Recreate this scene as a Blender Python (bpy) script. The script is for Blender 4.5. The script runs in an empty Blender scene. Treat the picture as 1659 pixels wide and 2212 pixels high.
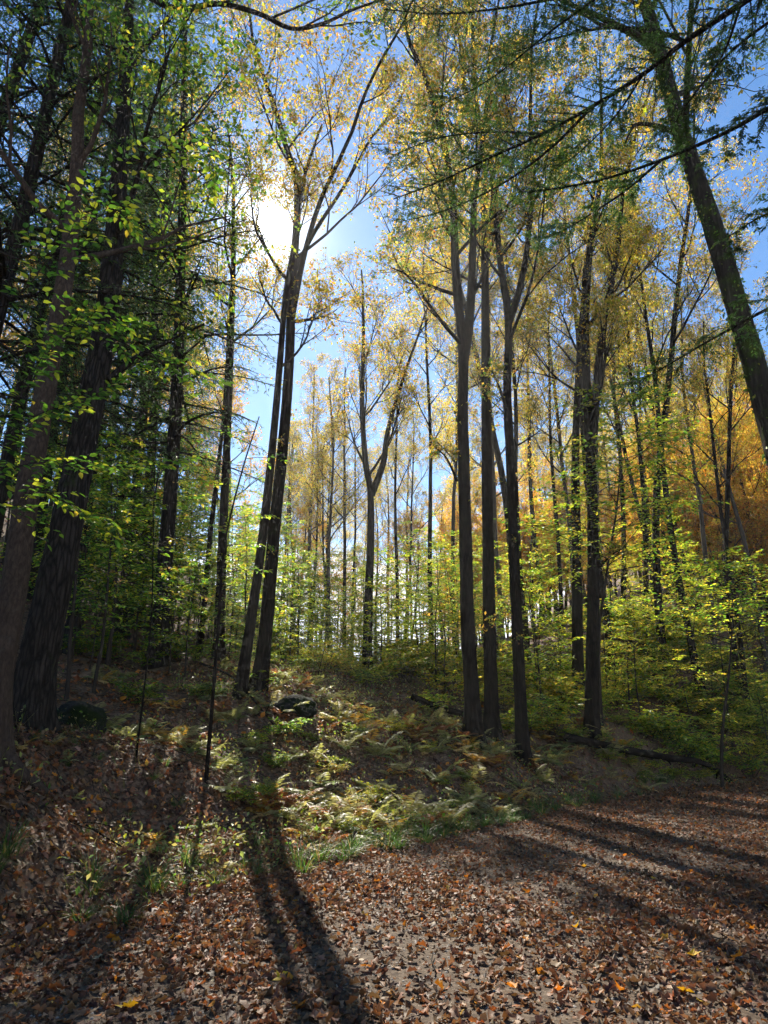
import bpy, math, random
import numpy as np

# ------------------------------------------------------------------ camera, sky, sun, exposure
scene = bpy.context.scene
COL = scene.collection
PITCH = math.radians(17.0)
CAM_Z = 1.6
FPX = 1534.0                      # focal length in pixels of a 1659 x 2212 picture
cam_data = bpy.data.cameras.new("camera")
cam_data.sensor_fit = 'VERTICAL'
cam_data.sensor_height = 34.6
cam_data.lens = 34.6 * FPX / 2212.0
cam_data.clip_start = 0.05
cam_data.clip_end = 3000
cam = bpy.data.objects.new("camera", cam_data)
cam.location = (0, 0, CAM_Z)
cam.rotation_euler = (math.pi / 2 + PITCH, 0, 0)
COL.objects.link(cam)
scene.camera = cam

SUN_EL = math.radians(38.6)
SUN_AZ = math.radians(-11.0)      # from +Y towards +X
SUN_DIR = np.array([math.sin(SUN_AZ) * math.cos(SUN_EL), math.cos(SUN_AZ) * math.cos(SUN_EL), math.sin(SUN_EL)])

world = bpy.data.worlds.new("World")
scene.world = world
world.use_nodes = True
wn = world.node_tree
wn.nodes.clear()
w_out = wn.nodes.new("ShaderNodeOutputWorld")
w_bg = wn.nodes.new("ShaderNodeBackground")
w_sky = wn.nodes.new("ShaderNodeTexSky")
w_sky.sky_type = 'NISHITA'
w_sky.sun_disc = False
w_sky.sun_elevation = SUN_EL
w_sky.sun_rotation = SUN_AZ
w_sky.air_density = 1.0
w_sky.dust_density = 0.0
w_sky.ozone_density = 2.5
w_bg.inputs[1].default_value = 0.08
# thin white cloud low in the sky, and the sun's own disc with its aureole
w_tc = wn.nodes.new("ShaderNodeTexCoord")
w_sep = wn.nodes.new("ShaderNodeSeparateXYZ")
wn.links.new(w_tc.outputs['Generated'], w_sep.inputs[0])
w_map = wn.nodes.new("ShaderNodeMapping")
w_map.inputs['Scale'].default_value = (2.0, 2.0, 6.0)
wn.links.new(w_tc.outputs['Generated'], w_map.inputs[0])
w_noise = wn.nodes.new("ShaderNodeTexNoise")
w_noise.inputs['Scale'].default_value = 1.6
w_noise.inputs['Detail'].default_value = 7
w_noise.inputs['Roughness'].default_value = 0.6
wn.links.new(w_map.outputs[0], w_noise.inputs['Vector'])


def wmath(op, a, b=None, clamp=False):
    n = wn.nodes.new("ShaderNodeMath")
    n.operation = op
    n.use_clamp = clamp
    for i, v in enumerate((a, b)):
        if v is None:
            continue
        if isinstance(v, (int, float)):
            n.inputs[i].default_value = v
        else:
            wn.links.new(v, n.inputs[i])
    return n.outputs[0]


def wrange(v, a, b, c, d):
    n = wn.nodes.new("ShaderNodeMapRange")
    n.interpolation_type = 'SMOOTHSTEP'
    wn.links.new(v, n.inputs[0])
    for i, x in enumerate((a, b, c, d)):
        n.inputs[i + 1].default_value = x
    return n.outputs[0]


low = wrange(w_sep.outputs[2], 0.14, 0.34, 0.55, 0.0)
cl = wmath('ADD', w_noise.outputs['Fac'], low)
cl = wrange(cl, 0.70, 1.0, 0.0, 0.9)
w_mix = wn.nodes.new("ShaderNodeMixRGB")
w_mix.inputs[2].default_value = (10.0, 10.2, 10.6, 1)
wn.links.new(cl, w_mix.inputs[0])
w_hsv = wn.nodes.new("ShaderNodeHueSaturation")
w_hsv.inputs['Saturation'].default_value = 1.2
wn.links.new(w_sky.outputs[0], w_hsv.inputs['Color'])
wn.links.new(w_hsv.outputs[0], w_mix.inputs[1])
w_dot = wn.nodes.new("ShaderNodeVectorMath")
w_dot.operation = 'DOT_PRODUCT'
w_dot.inputs[1].default_value = tuple(SUN_DIR)
w_nrm = wn.nodes.new("ShaderNodeVectorMath")
w_nrm.operation = 'NORMALIZE'
wn.links.new(w_tc.outputs['Generated'], w_nrm.inputs[0])
wn.links.new(w_nrm.outputs[0], w_dot.inputs[0])
ang = wmath('ARCCOSINE', wmath('MINIMUM', w_dot.outputs['Value'], 1.0))
core = wmath('MULTIPLY', wmath('LESS_THAN', ang, math.radians(0.8)), 500.0)
aur = wmath('MULTIPLY', wmath('EXPONENT', wmath('MULTIPLY', ang, -1.0 / math.radians(1.5))), 34.0)
aur2 = wmath('MULTIPLY', wmath('EXPONENT', wmath('MULTIPLY', ang, -1.0 / math.radians(6.0))), 0.15)
glow = wmath('ADD', wmath('ADD', core, aur), aur2)
w_add = wn.nodes.new("ShaderNodeMixRGB")
w_add.blend_type = 'ADD'
w_add.inputs[0].default_value = 1.0
wn.links.new(w_mix.outputs[0], w_add.inputs[1])
w_gc = wn.nodes.new("ShaderNodeCombineXYZ")
for i, k in enumerate((1.0, 0.97, 0.9)):
    wn.links.new(wmath('MULTIPLY', glow, k), w_gc.inputs[i])
wn.links.new(w_gc.outputs[0], w_add.inputs[2])
wn.links.new(w_add.outputs[0], w_bg.inputs[0])
wn.links.new(w_bg.outputs[0], w_out.inputs[0])

sun_data = bpy.data.lights.new("sun", 'SUN')
sun_data.energy = 5.0
sun_data.angle = math.radians(0.53)
sun_data.color = (1.0, 0.93, 0.80)
sun = bpy.data.objects.new("sun", sun_data)
from mathutils import Vector, Matrix
sun.rotation_euler = Vector(tuple(SUN_DIR)).to_track_quat('Z', 'Y').to_euler()
sun.location = (-8, 40, 34)
COL.objects.link(sun)

vs = scene.view_settings
vs.view_transform = 'Standard'
vs.look = 'None'
vs.exposure = 1.24
vs.gamma = 1.0
vs.use_curve_mapping = False
cy = scene.cycles
cy.use_denoising = True
cy.max_bounces = 5
cy.adaptive_threshold = 0.035
cy.debug_use_spatial_splits = True
cy.diffuse_bounces = 3
cy.glossy_bounces = 2
cy.transmission_bounces = 4
cy.volume_bounces = 1
cy.sample_clamp_indirect = 6.0
cy.use_fast_gi = False
cy.caustics_reflective = False
cy.caustics_refractive = False

# ------------------------------------------------------------------ helpers
RNG = np.random.default_rng(7)
CP, SP = math.cos(PITCH), math.sin(PITCH)


def P(px, py, Y):
    """the point that lies Y metres ahead and shows at a given place of the photograph"""
    v = -(py - 1106.0) / FPX
    u = (px - 829.5) / FPX
    wy = CP - SP * v
    wz = SP + CP * v
    t = Y / wy
    return np.array([u * t, Y, CAM_Z + wz * t])


def PP(rows):
    return np.array([P(*r) for r in rows])


def YM(Y):
    """distances on the bank, read off the picture, set on the gentler slope the place has"""
    return float(np.interp(Y, [0, 7, 9, 11, 13.2, 15.5, 20, 24, 30, 400], [0, 8.2, 10.6, 12.9, 16.4, 19.1, 23.5, 26.5, 31, 401]))


def PM(rows):
    return np.array([P(a, b, YM(c)) for a, b, c in rows])


def proj(p):
    x, y, z = p[0], p[1], p[2] - CAM_Z
    f = y * CP + z * SP
    u = -y * SP + z * CP
    return 829.5 + FPX * x / f, 1106.0 - FPX * u / f


def cross(a, b):
    return np.array([a[1] * b[2] - a[2] * b[1], a[2] * b[0] - a[0] * b[2], a[0] * b[1] - a[1] * b[0]])


def crossn(a, b):
    out = np.empty(np.broadcast(a, b).shape)
    a0, a1, a2 = a[..., 0], a[..., 1], a[..., 2]
    b0, b1, b2 = b[..., 0], b[..., 1], b[..., 2]
    out[..., 0] = a1 * b2 - a2 * b1
    out[..., 1] = a2 * b0 - a0 * b2
    out[..., 2] = a0 * b1 - a1 * b0
    return out


def unit(a):
    a = np.asarray(a, float)
    if a.ndim == 1:
        return a / max(math.sqrt(a @ a), 1e-9)
    return a / np.maximum(np.linalg.norm(a, axis=-1, keepdims=True), 1e-9)


class Acc:
    def __init__(self):
        self.v, self.f, self.m, self.c, self.n = [], [], [], [], 0

    def add(self, verts, faces, mat=0, col=(1, 1, 1)):
        verts = np.asarray(verts, np.float32).reshape(-1, 3)
        col = np.asarray(col, np.float32)
        if col.ndim == 1:
            col = np.tile(col, (len(verts), 1))
        self.v.append(verts)
        self.c.append(col)
        if not isinstance(faces, list):
            faces = [faces]
        for fa in faces:
            fa = np.asarray(fa, np.int64)
            self.f.append(fa + self.n)
            self.m.append(np.full(len(fa), mat, np.int32))
        self.n += len(verts)

    def mesh(self, name, mats, smooth=True, origin=None):
        me = bpy.data.meshes.new(name)
        v = np.concatenate(self.v) if self.v else np.zeros((0, 3), np.float32)
        if origin is not None:
            v = v - np.asarray(origin, np.float32)
        c = np.concatenate(self.c)
        li, ls, mi = [], [], []
        for fa, m in zip(self.f, self.m):
            li.append(fa.reshape(-1))
            ls.append(np.full(len(fa), fa.shape[1], np.int32))
            mi.append(m)
        li = np.concatenate(li).astype(np.int32)
        ls = np.concatenate(ls)
        mi = np.concatenate(mi)
        me.vertices.add(len(v))
        me.vertices.foreach_set("co", v.astype(np.float32).reshape(-1))
        me.loops.add(len(li))
        me.loops.foreach_set("vertex_index", li)
        me.polygons.add(len(ls))
        st = np.zeros(len(ls), np.int32)
        st[1:] = np.cumsum(ls)[:-1]
        me.polygons.foreach_set("loop_start", st)
        me.polygons.foreach_set("loop_total", ls)
        me.polygons.foreach_set("material_index", mi)
        me.polygons.foreach_set("use_smooth", np.full(len(ls), smooth))
        ca = me.color_attributes.new("Col", 'FLOAT_COLOR', 'POINT')
        rgba = np.ones((len(v), 4), np.float32)
        rgba[:, :3] = c
        ca.data.foreach_set("color", rgba.reshape(-1))
        for m in mats:
            me.materials.append(m)
        me.update(calc_edges=True)
        return me


def tube(acc, pts, rad, sides=6, mat=0, col=(1, 1, 1), cap=True, rough=0.0, rng=None):
    pts = np.asarray(pts, float)
    rad = np.asarray(rad, float)
    n = len(pts)
    tan = np.empty_like(pts)
    tan[1:-1] = pts[2:] - pts[:-2]
    tan[0] = pts[1] - pts[0]
    tan[-1] = pts[-1] - pts[-2]
    tan = unit(tan)
    mean = unit(pts[-1] - pts[0])
    ref = np.zeros(3)
    ref[int(np.argmin(np.abs(mean)))] = 1
    a = unit(crossn(tan, ref))
    b = crossn(tan, a)
    th = np.arange(sides) * 2 * math.pi / sides
    rr = rad[:, None] * np.ones(sides)
    if rough and rng is not None:
        rr = rr * (1 + rough * rng.standard_normal((n, sides)))
    ring = pts[:, None, :] + rr[:, :, None] * (np.cos(th)[None, :, None] * a[:, None, :] + np.sin(th)[None, :, None] * b[:, None, :])
    i = np.arange(n - 1)[:, None] * sides
    j = np.arange(sides)[None, :]
    k = (j + 1) % sides
    q = np.stack([i + j, i + k, i + sides + k, i + sides + j], -1).reshape(-1, 4)
    v = ring.reshape(-1, 3)
    fs = [q]
    if cap:
        v = np.vstack([v, pts[-1] + tan[-1] * rad[-1] * 0.5])
        jj = np.arange(sides)
        fs.append(np.stack([(n - 1) * sides + jj, (n - 1) * sides + (jj + 1) % sides, np.full(sides, n * sides)], -1))
    acc.add(v, fs, mat, col)


def inst(acc, tv, tf, pos, R, size, col, mat=0):
    """copies of a small template: R (n,3,3) columns are the template's axes"""
    n = len(pos)
    if n == 0:
        return
    tv = np.asarray(tv, float)
    v = np.einsum('nij,mj->nmi', R, tv) * np.asarray(size).reshape(-1, 1, 1) + pos[:, None, :]
    m = len(tv)
    off = (np.arange(n) * m)[:, None, None]
    fs = [(np.asarray(f)[None] + off).reshape(-1, np.asarray(f).shape[1]) for f in (tf if isinstance(tf, list) else [tf])]
    acc.add(v.reshape(-1, 3), fs, mat, np.repeat(np.asarray(col), m, axis=0))


def frames(d, nrm):
    d = unit(d)
    s = unit(np.cross(nrm, d))
    w = np.cross(d, s)
    return np.stack([d, s, w], -1)


def catmull(pts, per=6):
    pts = np.asarray(pts, float)
    p = np.vstack([2 * pts[0] - pts[1], pts, 2 * pts[-1] - pts[-2]])
    out = []
    for i in range(1, len(p) - 2):
        for t in np.arange(per) / per:
            a, b, c, d = p[i - 1], p[i], p[i + 1], p[i + 2]
            out.append(0.5 * ((2 * b) + (c - a) * t + (2 * a - 5 * b + 4 * c - d) * t * t + (3 * b - 3 * c + d - a) * t ** 3))
    out.append(pts[-1])
    return np.array(out)


# leaf templates: x along the leaf, y across, z out of its face
RH_V = [(0, 0, 0), (0.5, 0.30, 0.07), (1, 0, -0.05), (0.5, -0.30, 0.07)]
RH_F = [np.array([[0, 2, 1], [0, 3, 2]])]
OV_V = [(0, 0, 0), (0.28, 0.25, 0.05), (0.66, 0.21, 0.03), (1.02, 0, -0.10), (0.66, -0.21, 0.03), (0.28, -0.25, 0.05)]
OV_F = [np.array([[0, 3, 2, 1], [0, 5, 4, 3]])]
ML = [(-0.05, 0), (0.05, 0.34), (0.22, 0.22), (0.45, 0.55), (0.52, 0.20), (1.0, 0.0), (0.52, -0.20), (0.45, -0.55), (0.22, -0.22), (0.05, -0.34)]


def maple_template(rng=None, curl=0.15, crump=0.0):
    v = [(0.35, 0, 0)] + [(x, y, 0) for x, y in ML]
    v = np.array(v, float)
    r2 = (v[:, 0] - 0.35) ** 2 + v[:, 1] ** 2
    v[:, 2] = curl * r2 * 2
    if rng is not None:
        ax = rng.uniform(0, math.pi)
        s = (v[:, 0] - 0.35) * math.cos(ax) + v[:, 1] * math.sin(ax)
        v[:, 2] += crump * 2.2 * np.abs(s) ** 1.5 * rng.choice([1, 1, 1, -0.6]) + crump * 0.30 * rng.standard_normal(len(v))
        v[:, 1] *= rng.uniform(0.65, 1.0)
        v[:, 0] += 0.06 * rng.standard_normal(len(v))
    f = np.array([[0, i, i % 10 + 1] for i in range(1, 11)])
    return v, [f]


MA_V, MA_F = maple_template(None, -0.12)


def new(name, data, parent=None, loc=None):
    o = bpy.data.objects.new(name, data)
    COL.objects.link(o)
    if parent is not None:
        o.parent = parent
    if loc is not None:
        o.location = loc
    return o


def tag(o, label=None, cat=None, group=None, kind=None):
    if label: o['label'] = label
    if cat: o['category'] = cat
    if group: o['group'] = group
    if kind: o['kind'] = kind
    return o


# ------------------------------------------------------------------ materials
def nodes(name):
    m = bpy.data.materials.new(name)
    m.use_nodes = True
    nt = m.node_tree
    nt.nodes.clear()
    out = nt.nodes.new("ShaderNodeOutputMaterial")
    return m, nt, out


def leaf_material(name, trans=0.5, tmul=(1.5, 1.5, 1.2), rough=0.45, spec=0.35, vary=0.25):
    m, nt, out = nodes(name)
    at = nt.nodes.new("ShaderNodeAttribute")
    at.attribute_name = "Col"
    oi = nt.nodes.new("ShaderNodeObjectInfo")
    mr = nt.nodes.new("ShaderNodeMapRange")
    mr.inputs[3].default_value = 1 - vary
    mr.inputs[4].default_value = 1 + vary
    nt.links.new(oi.outputs['Random'], mr.inputs[0])
    hs = nt.nodes.new("ShaderNodeHueSaturation")
    nt.links.new(mr.outputs[0], hs.inputs['Value'])
    nt.links.new(at.outputs['Color'], hs.inputs['Color'])
    pb = nt.nodes.new("ShaderNodeBsdfPrincipled")
    pb.inputs['Roughness'].default_value = rough
    pb.inputs['Specular IOR Level'].default_value = spec
    nt.links.new(hs.outputs[0], pb.inputs['Base Color'])
    tr = nt.nodes.new("ShaderNodeBsdfTranslucent")
    mu = nt.nodes.new("ShaderNodeMixRGB")
    mu.blend_type = 'MULTIPLY'
    mu.inputs[0].default_value = 1
    mu.inputs[2].default_value = (*tmul, 1)
    nt.links.new(hs.outputs[0], mu.inputs[1])
    nt.links.new(mu.outputs[0], tr.inputs['Color'])
    mx = nt.nodes.new("ShaderNodeMixShader")
    mx.inputs[0].default_value = trans
    nt.links.new(pb.outputs[0], mx.inputs[1])
    nt.links.new(tr.outputs[0], mx.inputs[2])
    nt.links.new(mx.outputs[0], out.inputs[0])
    return m


M_LEAF = leaf_material("leaf", 0.6, (1.9, 1.9, 1.1))
M_LITTER = leaf_material("dry_leaf", 0.25, (1.4, 1.1, 0.8), 0.6, 0.18, 0.0)
M_NEEDLE = leaf_material("needle", 0.42, (1.5, 1.7, 1.0), 0.5, 0.3, 0.15)
M_FERN = leaf_material("fern", 0.5, (1.6, 1.6, 1.1), 0.45, 0.35, 0.2)
M_GRASS = leaf_material("grass", 0.45, (1.6, 1.7, 1.0), 0.45, 0.35, 0.2)


def bark_material(name, c1, c2, moss=None, moss_amt=0.0, sx=22.0, sz=2.6, bump=0.6, crack=0.5):
    m, nt, out = nodes(name)
    tc = nt.nodes.new("ShaderNodeTexCoord")
    mp = nt.nodes.new("ShaderNodeMapping")
    mp.inputs['Scale'].default_value = (sx, sx, sz)
    nt.links.new(tc.outputs['Object'], mp.inputs[0])
    n1 = nt.nodes.new("ShaderNodeTexNoise")
    n1.inputs['Scale'].default_value = 1.0
    n1.inputs['Detail'].default_value = 6
    n1.inputs['Roughness'].default_value = 0.65
    n1.inputs['Distortion'].default_value = 1.0
    nt.links.new(mp.outputs[0], n1.inputs['Vector'])
    vo = nt.nodes.new("ShaderNodeTexVoronoi")
    vo.feature = 'DISTANCE_TO_EDGE'
    vo.inputs['Scale'].default_value = 0.8
    mv = nt.nodes.new("ShaderNodeMixRGB")
    mv.inputs[0].default_value = 0.35
    nt.links.new(mp.outputs[0], mv.inputs[1])
    nt.links.new(n1.outputs['Color'], mv.inputs[2])
    nt.links.new(mv.outputs[0], vo.inputs['Vector'])
    vr = nt.nodes.new("ShaderNodeMapRange")
    vr.inputs[2].default_value = 0.25
    vr.inputs[3].default_value = 1 - crack
    nt.links.new(vo.outputs['Distance'], vr.inputs[0])
    ad = nt.nodes.new("ShaderNodeMath")
    ad.operation = 'MULTIPLY'
    nt.links.new(vr.outputs[0], ad.inputs[0])
    nt.links.new(n1.outputs['Fac'], ad.inputs[1])
    cr = nt.nodes.new("ShaderNodeValToRGB")
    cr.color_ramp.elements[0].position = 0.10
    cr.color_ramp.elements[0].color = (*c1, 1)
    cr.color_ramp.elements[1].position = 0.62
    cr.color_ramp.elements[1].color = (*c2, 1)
    nt.links.new(ad.outputs[0], cr.inputs[0])
    colr = cr.outputs[0]
    if moss:
        n2 = nt.nodes.new("ShaderNodeTexNoise")
        n2.inputs['Scale'].default_value = 2.2
        n2.inputs['Detail'].default_value = 7
        n2.inputs['Roughness'].default_value = 0.7
        nt.links.new(tc.outputs['Object'], n2.inputs['Vector'])
        r2 = nt.nodes.new("ShaderNodeMapRange")
        r2.inputs[1].default_value = 0.62 - moss_amt * 0.3
        r2.inputs[2].default_value = 0.74 - moss_amt * 0.3
        nt.links.new(n2.outputs['Fac'], r2.inputs[0])
        mm = nt.nodes.new("ShaderNodeMixRGB")
        mm.inputs[2].default_value = (*moss, 1)
        nt.links.new(r2.outputs[0], mm.inputs[0])
        nt.links.new(colr, mm.inputs[1])
        colr = mm.outputs[0]
    bp = nt.nodes.new("ShaderNodeBump")
    bp.inputs['Strength'].default_value = bump
    bp.inputs['Distance'].default_value = 0.03
    nt.links.new(ad.outputs[0], bp.inputs['Height'])
    pb = nt.nodes.new("ShaderNodeBsdfPrincipled")
    pb.inputs['Roughness'].default_value = 0.95
    pb.inputs['Specular IOR Level'].default_value = 0.06
    nt.links.new(colr, pb.inputs['Base Color'])
    nt.links.new(bp.outputs[0], pb.inputs['Normal'])
    nt.links.new(pb.outputs[0], out.inputs[0])
    return m


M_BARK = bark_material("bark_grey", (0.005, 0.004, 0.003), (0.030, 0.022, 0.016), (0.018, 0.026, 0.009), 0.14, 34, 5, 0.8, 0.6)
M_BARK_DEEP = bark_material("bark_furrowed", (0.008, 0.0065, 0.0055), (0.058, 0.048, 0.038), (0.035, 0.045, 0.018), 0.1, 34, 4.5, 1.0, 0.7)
M_BARK_BROWN = bark_material("bark_brown", (0.010, 0.007, 0.005), (0.105, 0.074, 0.053), (0.085, 0.078, 0.062), 0.16, 30, 11, 1.0, 0.3)
M_BARK_PALE = bark_material("bark_pale", (0.03, 0.025, 0.02), (0.10, 0.085, 0.068), None, 0, 24, 5, 0.4, 0.3)
M_BARK_MOSSY = bark_material("bark_mossy", (0.016, 0.013, 0.010), (0.06, 0.05, 0.038), (0.05, 0.07, 0.015), 0.42, 34, 5, 0.9, 0.6)
M_TWIG = bark_material("twig_bark", (0.02, 0.016, 0.012), (0.055, 0.044, 0.034), None, 0, 30, 10, 0.3, 0.2)


def ground_material(name, stops, scale, bump, leafy=True):
    m, nt, out = nodes(name)
    tc = nt.nodes.new("ShaderNodeTexCoord")
    n1 = nt.nodes.new("ShaderNodeTexNoise")
    n1.inputs['Scale'].default_value = scale
    n1.inputs['Detail'].default_value = 9
    n1.inputs['Roughness'].default_value = 0.7
    nt.links.new(tc.outputs['Object'], n1.inputs['Vector'])
    vo = nt.nodes.new("ShaderNodeTexVoronoi")
    vo.inputs['Scale'].default_value = scale * 5.0
    vo.inputs['Randomness'].default_value = 1.0
    nt.links.new(tc.outputs['Object'], vo.inputs['Vector'])
    sp = nt.nodes.new("ShaderNodeSeparateColor")
    nt.links.new(vo.outputs['Color'], sp.inputs[0])
    mx = nt.nodes.new("ShaderNodeMath")
    mx.operation = 'MULTIPLY_ADD'
    mx.inputs[1].default_value = 0.45
    nt.links.new(sp.outputs[0], mx.inputs[0])
    m2 = nt.nodes.new("ShaderNodeMath")
    m2.operation = 'MULTIPLY'
    m2.inputs[1].default_value = 0.6
    nt.links.new(n1.outputs['Fac'], m2.inputs[0])
    nt.links.new(m2.outputs[0], mx.inputs[2])
    cr = nt.nodes.new("ShaderNodeValToRGB")
    while len(cr.color_ramp.elements) < len(stops):
        cr.color_ramp.elements.new(0.5)
    for e, (p, c) in zip(cr.color_ramp.elements, stops):
        e.position = p
        e.color = (*c, 1)
    nt.links.new(mx.outputs[0], cr.inputs[0])
    bp = nt.nodes.new("ShaderNodeBump")
    bp.inputs['Strength'].default_value = bump
    bp.inputs['Distance'].default_value = 0.03
    nt.links.new(mx.outputs[0], bp.inputs['Height'])
    pb = nt.nodes.new("ShaderNodeBsdfPrincipled")
    pb.inputs['Roughness'].default_value = 0.9
    pb.inputs['Specular IOR Level'].default_value = 0.15
    nt.links.new(cr.outputs[0], pb.inputs['Base Color'])
    nt.links.new(bp.outputs[0], pb.inputs['Normal'])
    nt.links.new(pb.outputs[0], out.inputs[0])
    return m


M_GROUND = ground_material("forest_floor", [(0.15, (0.03, 0.02, 0.013)), (0.45, (0.10, 0.06, 0.035)), (0.7, (0.19, 0.115, 0.07)), (0.9, (0.25, 0.17, 0.11))], 5.0, 0.7)
M_PATH = ground_material("gravel_path", [(0.2, (0.04, 0.027, 0.018)), (0.5, (0.085, 0.058, 0.038)), (0.75, (0.135, 0.10, 0.070)), (0.95, (0.26, 0.215, 0.165))], 9.0, 0.6)
M_STONE = bark_material("mossy_stone", (0.012, 0.012, 0.011), (0.045, 0.042, 0.038), (0.014, 0.022, 0.006), 0.6, 14, 14, 1.0)
M_PEBBLE = bark_material("pebble_stone", (0.12, 0.11, 0.10), (0.32, 0.29, 0.26), None, 0, 14, 14, 0.2)

# ------------------------------------------------------------------ terrain
EDGE = np.array([(-14, -22), (-7.5, -5), (-4.6, 1.8), (-2.75, 5.6), (-0.75, 9.5), (1.1, 11.9), (3.0, 14.7), (5.2, 17.7), (8.9, 21.6), (12.4, 23.6), (18, 25.2), (40, 28), (140, 36)], float)


def edge_dist(x, y):
    """signed distance to the path's far edge: positive on the bank"""
    x = np.asarray(x, float)
    y = np.asarray(y, float)
    best = np.full(x.shape, 1e9)
    sgn = np.ones(x.shape)
    for a, b in zip(EDGE[:-1], EDGE[1:]):
        d = b - a
        t = np.clip(((x - a[0]) * d[0] + (y - a[1]) * d[1]) / (d @ d), 0, 1)
        dx, dy = x - a[0] - t * d[0], y - a[1] - t * d[1]
        q = np.hypot(dx, dy)
        s = np.where(d[0] * (y - a[1]) - d[1] * (x - a[0]) > 0, 1.0, -1.0)
        up = q < best - 1e-6
        best = np.where(up, q, best)
        sgn = np.where(up, s, sgn)
    return best * sgn


GC = PM([(10, 1650, 7.4), (55, 1575, 8.9), (170, 1580, 10), (300, 1645, 9.2), (450, 1695, 9.6), (340, 1437, 14.3), (475, 1428, 16),
         (400, 1420, 20), (530, 1488, 13.3), (640, 1565, 12.6), (620, 1700, 11), (700, 1452, 19), (800, 1447, 20), (930, 1440, 24),
         (1020, 1602, 14), (1062, 1594, 15.2), (1130, 1642, 14.2), (1280, 1594, 17.0), (850, 1705, 11.8), (900, 1560, 14.5),
         (1215, 1385, 30), (1345, 1375, 32), (1395, 1355, 30), (1437, 1350, 34), (1495, 1315, 36), (1569, 1450, 33),
         (1640, 1510, 31), (1450, 1615, 20), (1400, 1530, 24), (1300, 1475, 26), (1150, 1460, 24),
         (150, 1360, 20), (50, 1400, 16), (250, 1400, 18), (600, 1425, 24), (100, 1750, 7.2), (250, 1800, 8.0)])
GM = np.array([(-3, 35, 3.2), (-3, 60, 0), (-3, 95, -4), (-14, 40, 13), (-25, 25, 11.5), (-30, 60, 20), (-14, 70, 9), (15, 50, 10), (25, 62, 15),
               (42, 60, 17), (30, 40, 6.5), (22, 30, 2.5), (6, 60, 5.5), (32, 95, 24), (10, 95, 8), (-8, 4, 2.2), (-12, 8, 4.2), (-7, 0, 0.9),
               (-16, 0, 5), (-12, -8, 3), (-30, 5, 9), (45, 35, 4), (0, 95, -3), (-45, 40, 15), (55, 95, 26), (-50, 90, 14), (60, 30, 3), (-50, 0, 10), (-40, -20, 8), (14, 26.5, 0.9), (10, 24.5, 0.7)], float)
GP = np.vstack([GC, GM])


def mq(r2):
    return np.sqrt(r2 + 2.0)


_A = mq(((GP[:, None, :2] - GP[None, :, :2]) ** 2).sum(-1))
_w = np.linalg.solve(_A + 0.02 * np.eye(len(GP)), GP[:, 2] - 4.0)


def H_exact(x, y):
    x = np.asarray(x, float)
    y = np.asarray(y, float)
    sh = x.shape
    xf, yf = x.reshape(-1), y.reshape(-1)
    xc, yc = np.clip(xf, -55, 62), np.clip(yf, -22, 98)
    z = np.full(xf.shape, 4.0)
    for g, wt in zip(GP, _w):
        z += wt * mq((xc - g[0]) ** 2 + (yc - g[1]) ** 2)
    d = edge_dist(xf, yf)
    s = np.clip(d / 1.6, 0, 1)
    s = s * s * (3 - 2 * s)
    bump = 0.05 * np.sin(xf * 2.1 + 1.3 * np.sin(yf * 1.7)) + 0.04 * np.sin(yf * 3.1 + xf * 1.9) + 0.03 * np.sin(xf * 5.3 - yf * 4.1)
    z = np.maximum(z, 0.12 + 0.06 * np.clip(d, 0, 6)) * (yf < 34) + z * (yf >= 34)
    z = s * (z + bump) + (1 - s) * 0.012 * np.sin(xf * 3.7 + yf * 2.3)
    return z.reshape(sh)


_gx, _gy, _gs = -30.0, -8.0, 0.11
_G = H_exact(*np.meshgrid(_gx + _gs * np.arange(546), _gy + _gs * np.arange(455), indexing='ij'))


def H(x, y):
    """height of the ground; read from a fine table near by"""
    x = np.asarray(x, float)
    y = np.asarray(y, float)
    u, v = (x - _gx) / _gs, (y - _gy) / _gs
    inside = (u >= 0) & (v >= 0) & (u < 544) & (v < 453)
    iu, iv = np.clip(u.astype(int), 0, 544), np.clip(v.astype(int), 0, 453)
    fu, fv = u - iu, v - iv
    z = (_G[iu, iv] * (1 - fu) + _G[iu + 1, iv] * fu) * (1 - fv) + (_G[iu, iv + 1] * (1 - fu) + _G[iu + 1, iv + 1] * fu) * fv
    if not inside.all():
        o = ~inside
        z = np.array(z)
        z[o] = H_exact(x[o], y[o])
    return z


def Hs(x, y):
    return float(H(np.array([x]), np.array([y]))[0])


def axis(lo, hi, step, far, grow=1.25):
    a = list(np.arange(lo, hi, step))
    s, v = step, hi
    while v < far:
        a.append(v)
        s *= grow
        v += s
    s, v = step, lo
    while v > -far:
        s *= grow
        v -= s
        a.insert(0, v)
    return np.array(a)


def grid_mesh(name, xs, ys, mat, dz=0.0, keep=None):
    X, Y = np.meshgrid(xs, ys, indexing='ij')
    Z = H(X, Y) + dz
    n, m = X.shape
    V = np.stack([X, Y, Z], -1).reshape(-1, 3)
    i = np.arange(n - 1)[:, None] * m
    j = np.arange(m - 1)[None]
    q = np.stack([i + j, i + m + j, i + m + j + 1, i + j + 1], -1).reshape(-1, 4)
    if keep is not None:
        c = V[q].mean(1)
        q = q[keep(c[:, 0], c[:, 1])]
        used = np.unique(q)
        re = np.zeros(len(V), np.int64)
        re[used] = np.arange(len(used))
        V, q = V[used], re[q]
    a = Acc()
    a.add(V, q)
    return a.mesh(name, [mat])


tag(new("ground", grid_mesh("ground", axis(-14, 16, 0.22, 330), axis(2, 30, 0.22, 330), M_GROUND)), kind='structure',
    label='leaf covered forest floor rising from the path into the wood')
PW = 6.6


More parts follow.
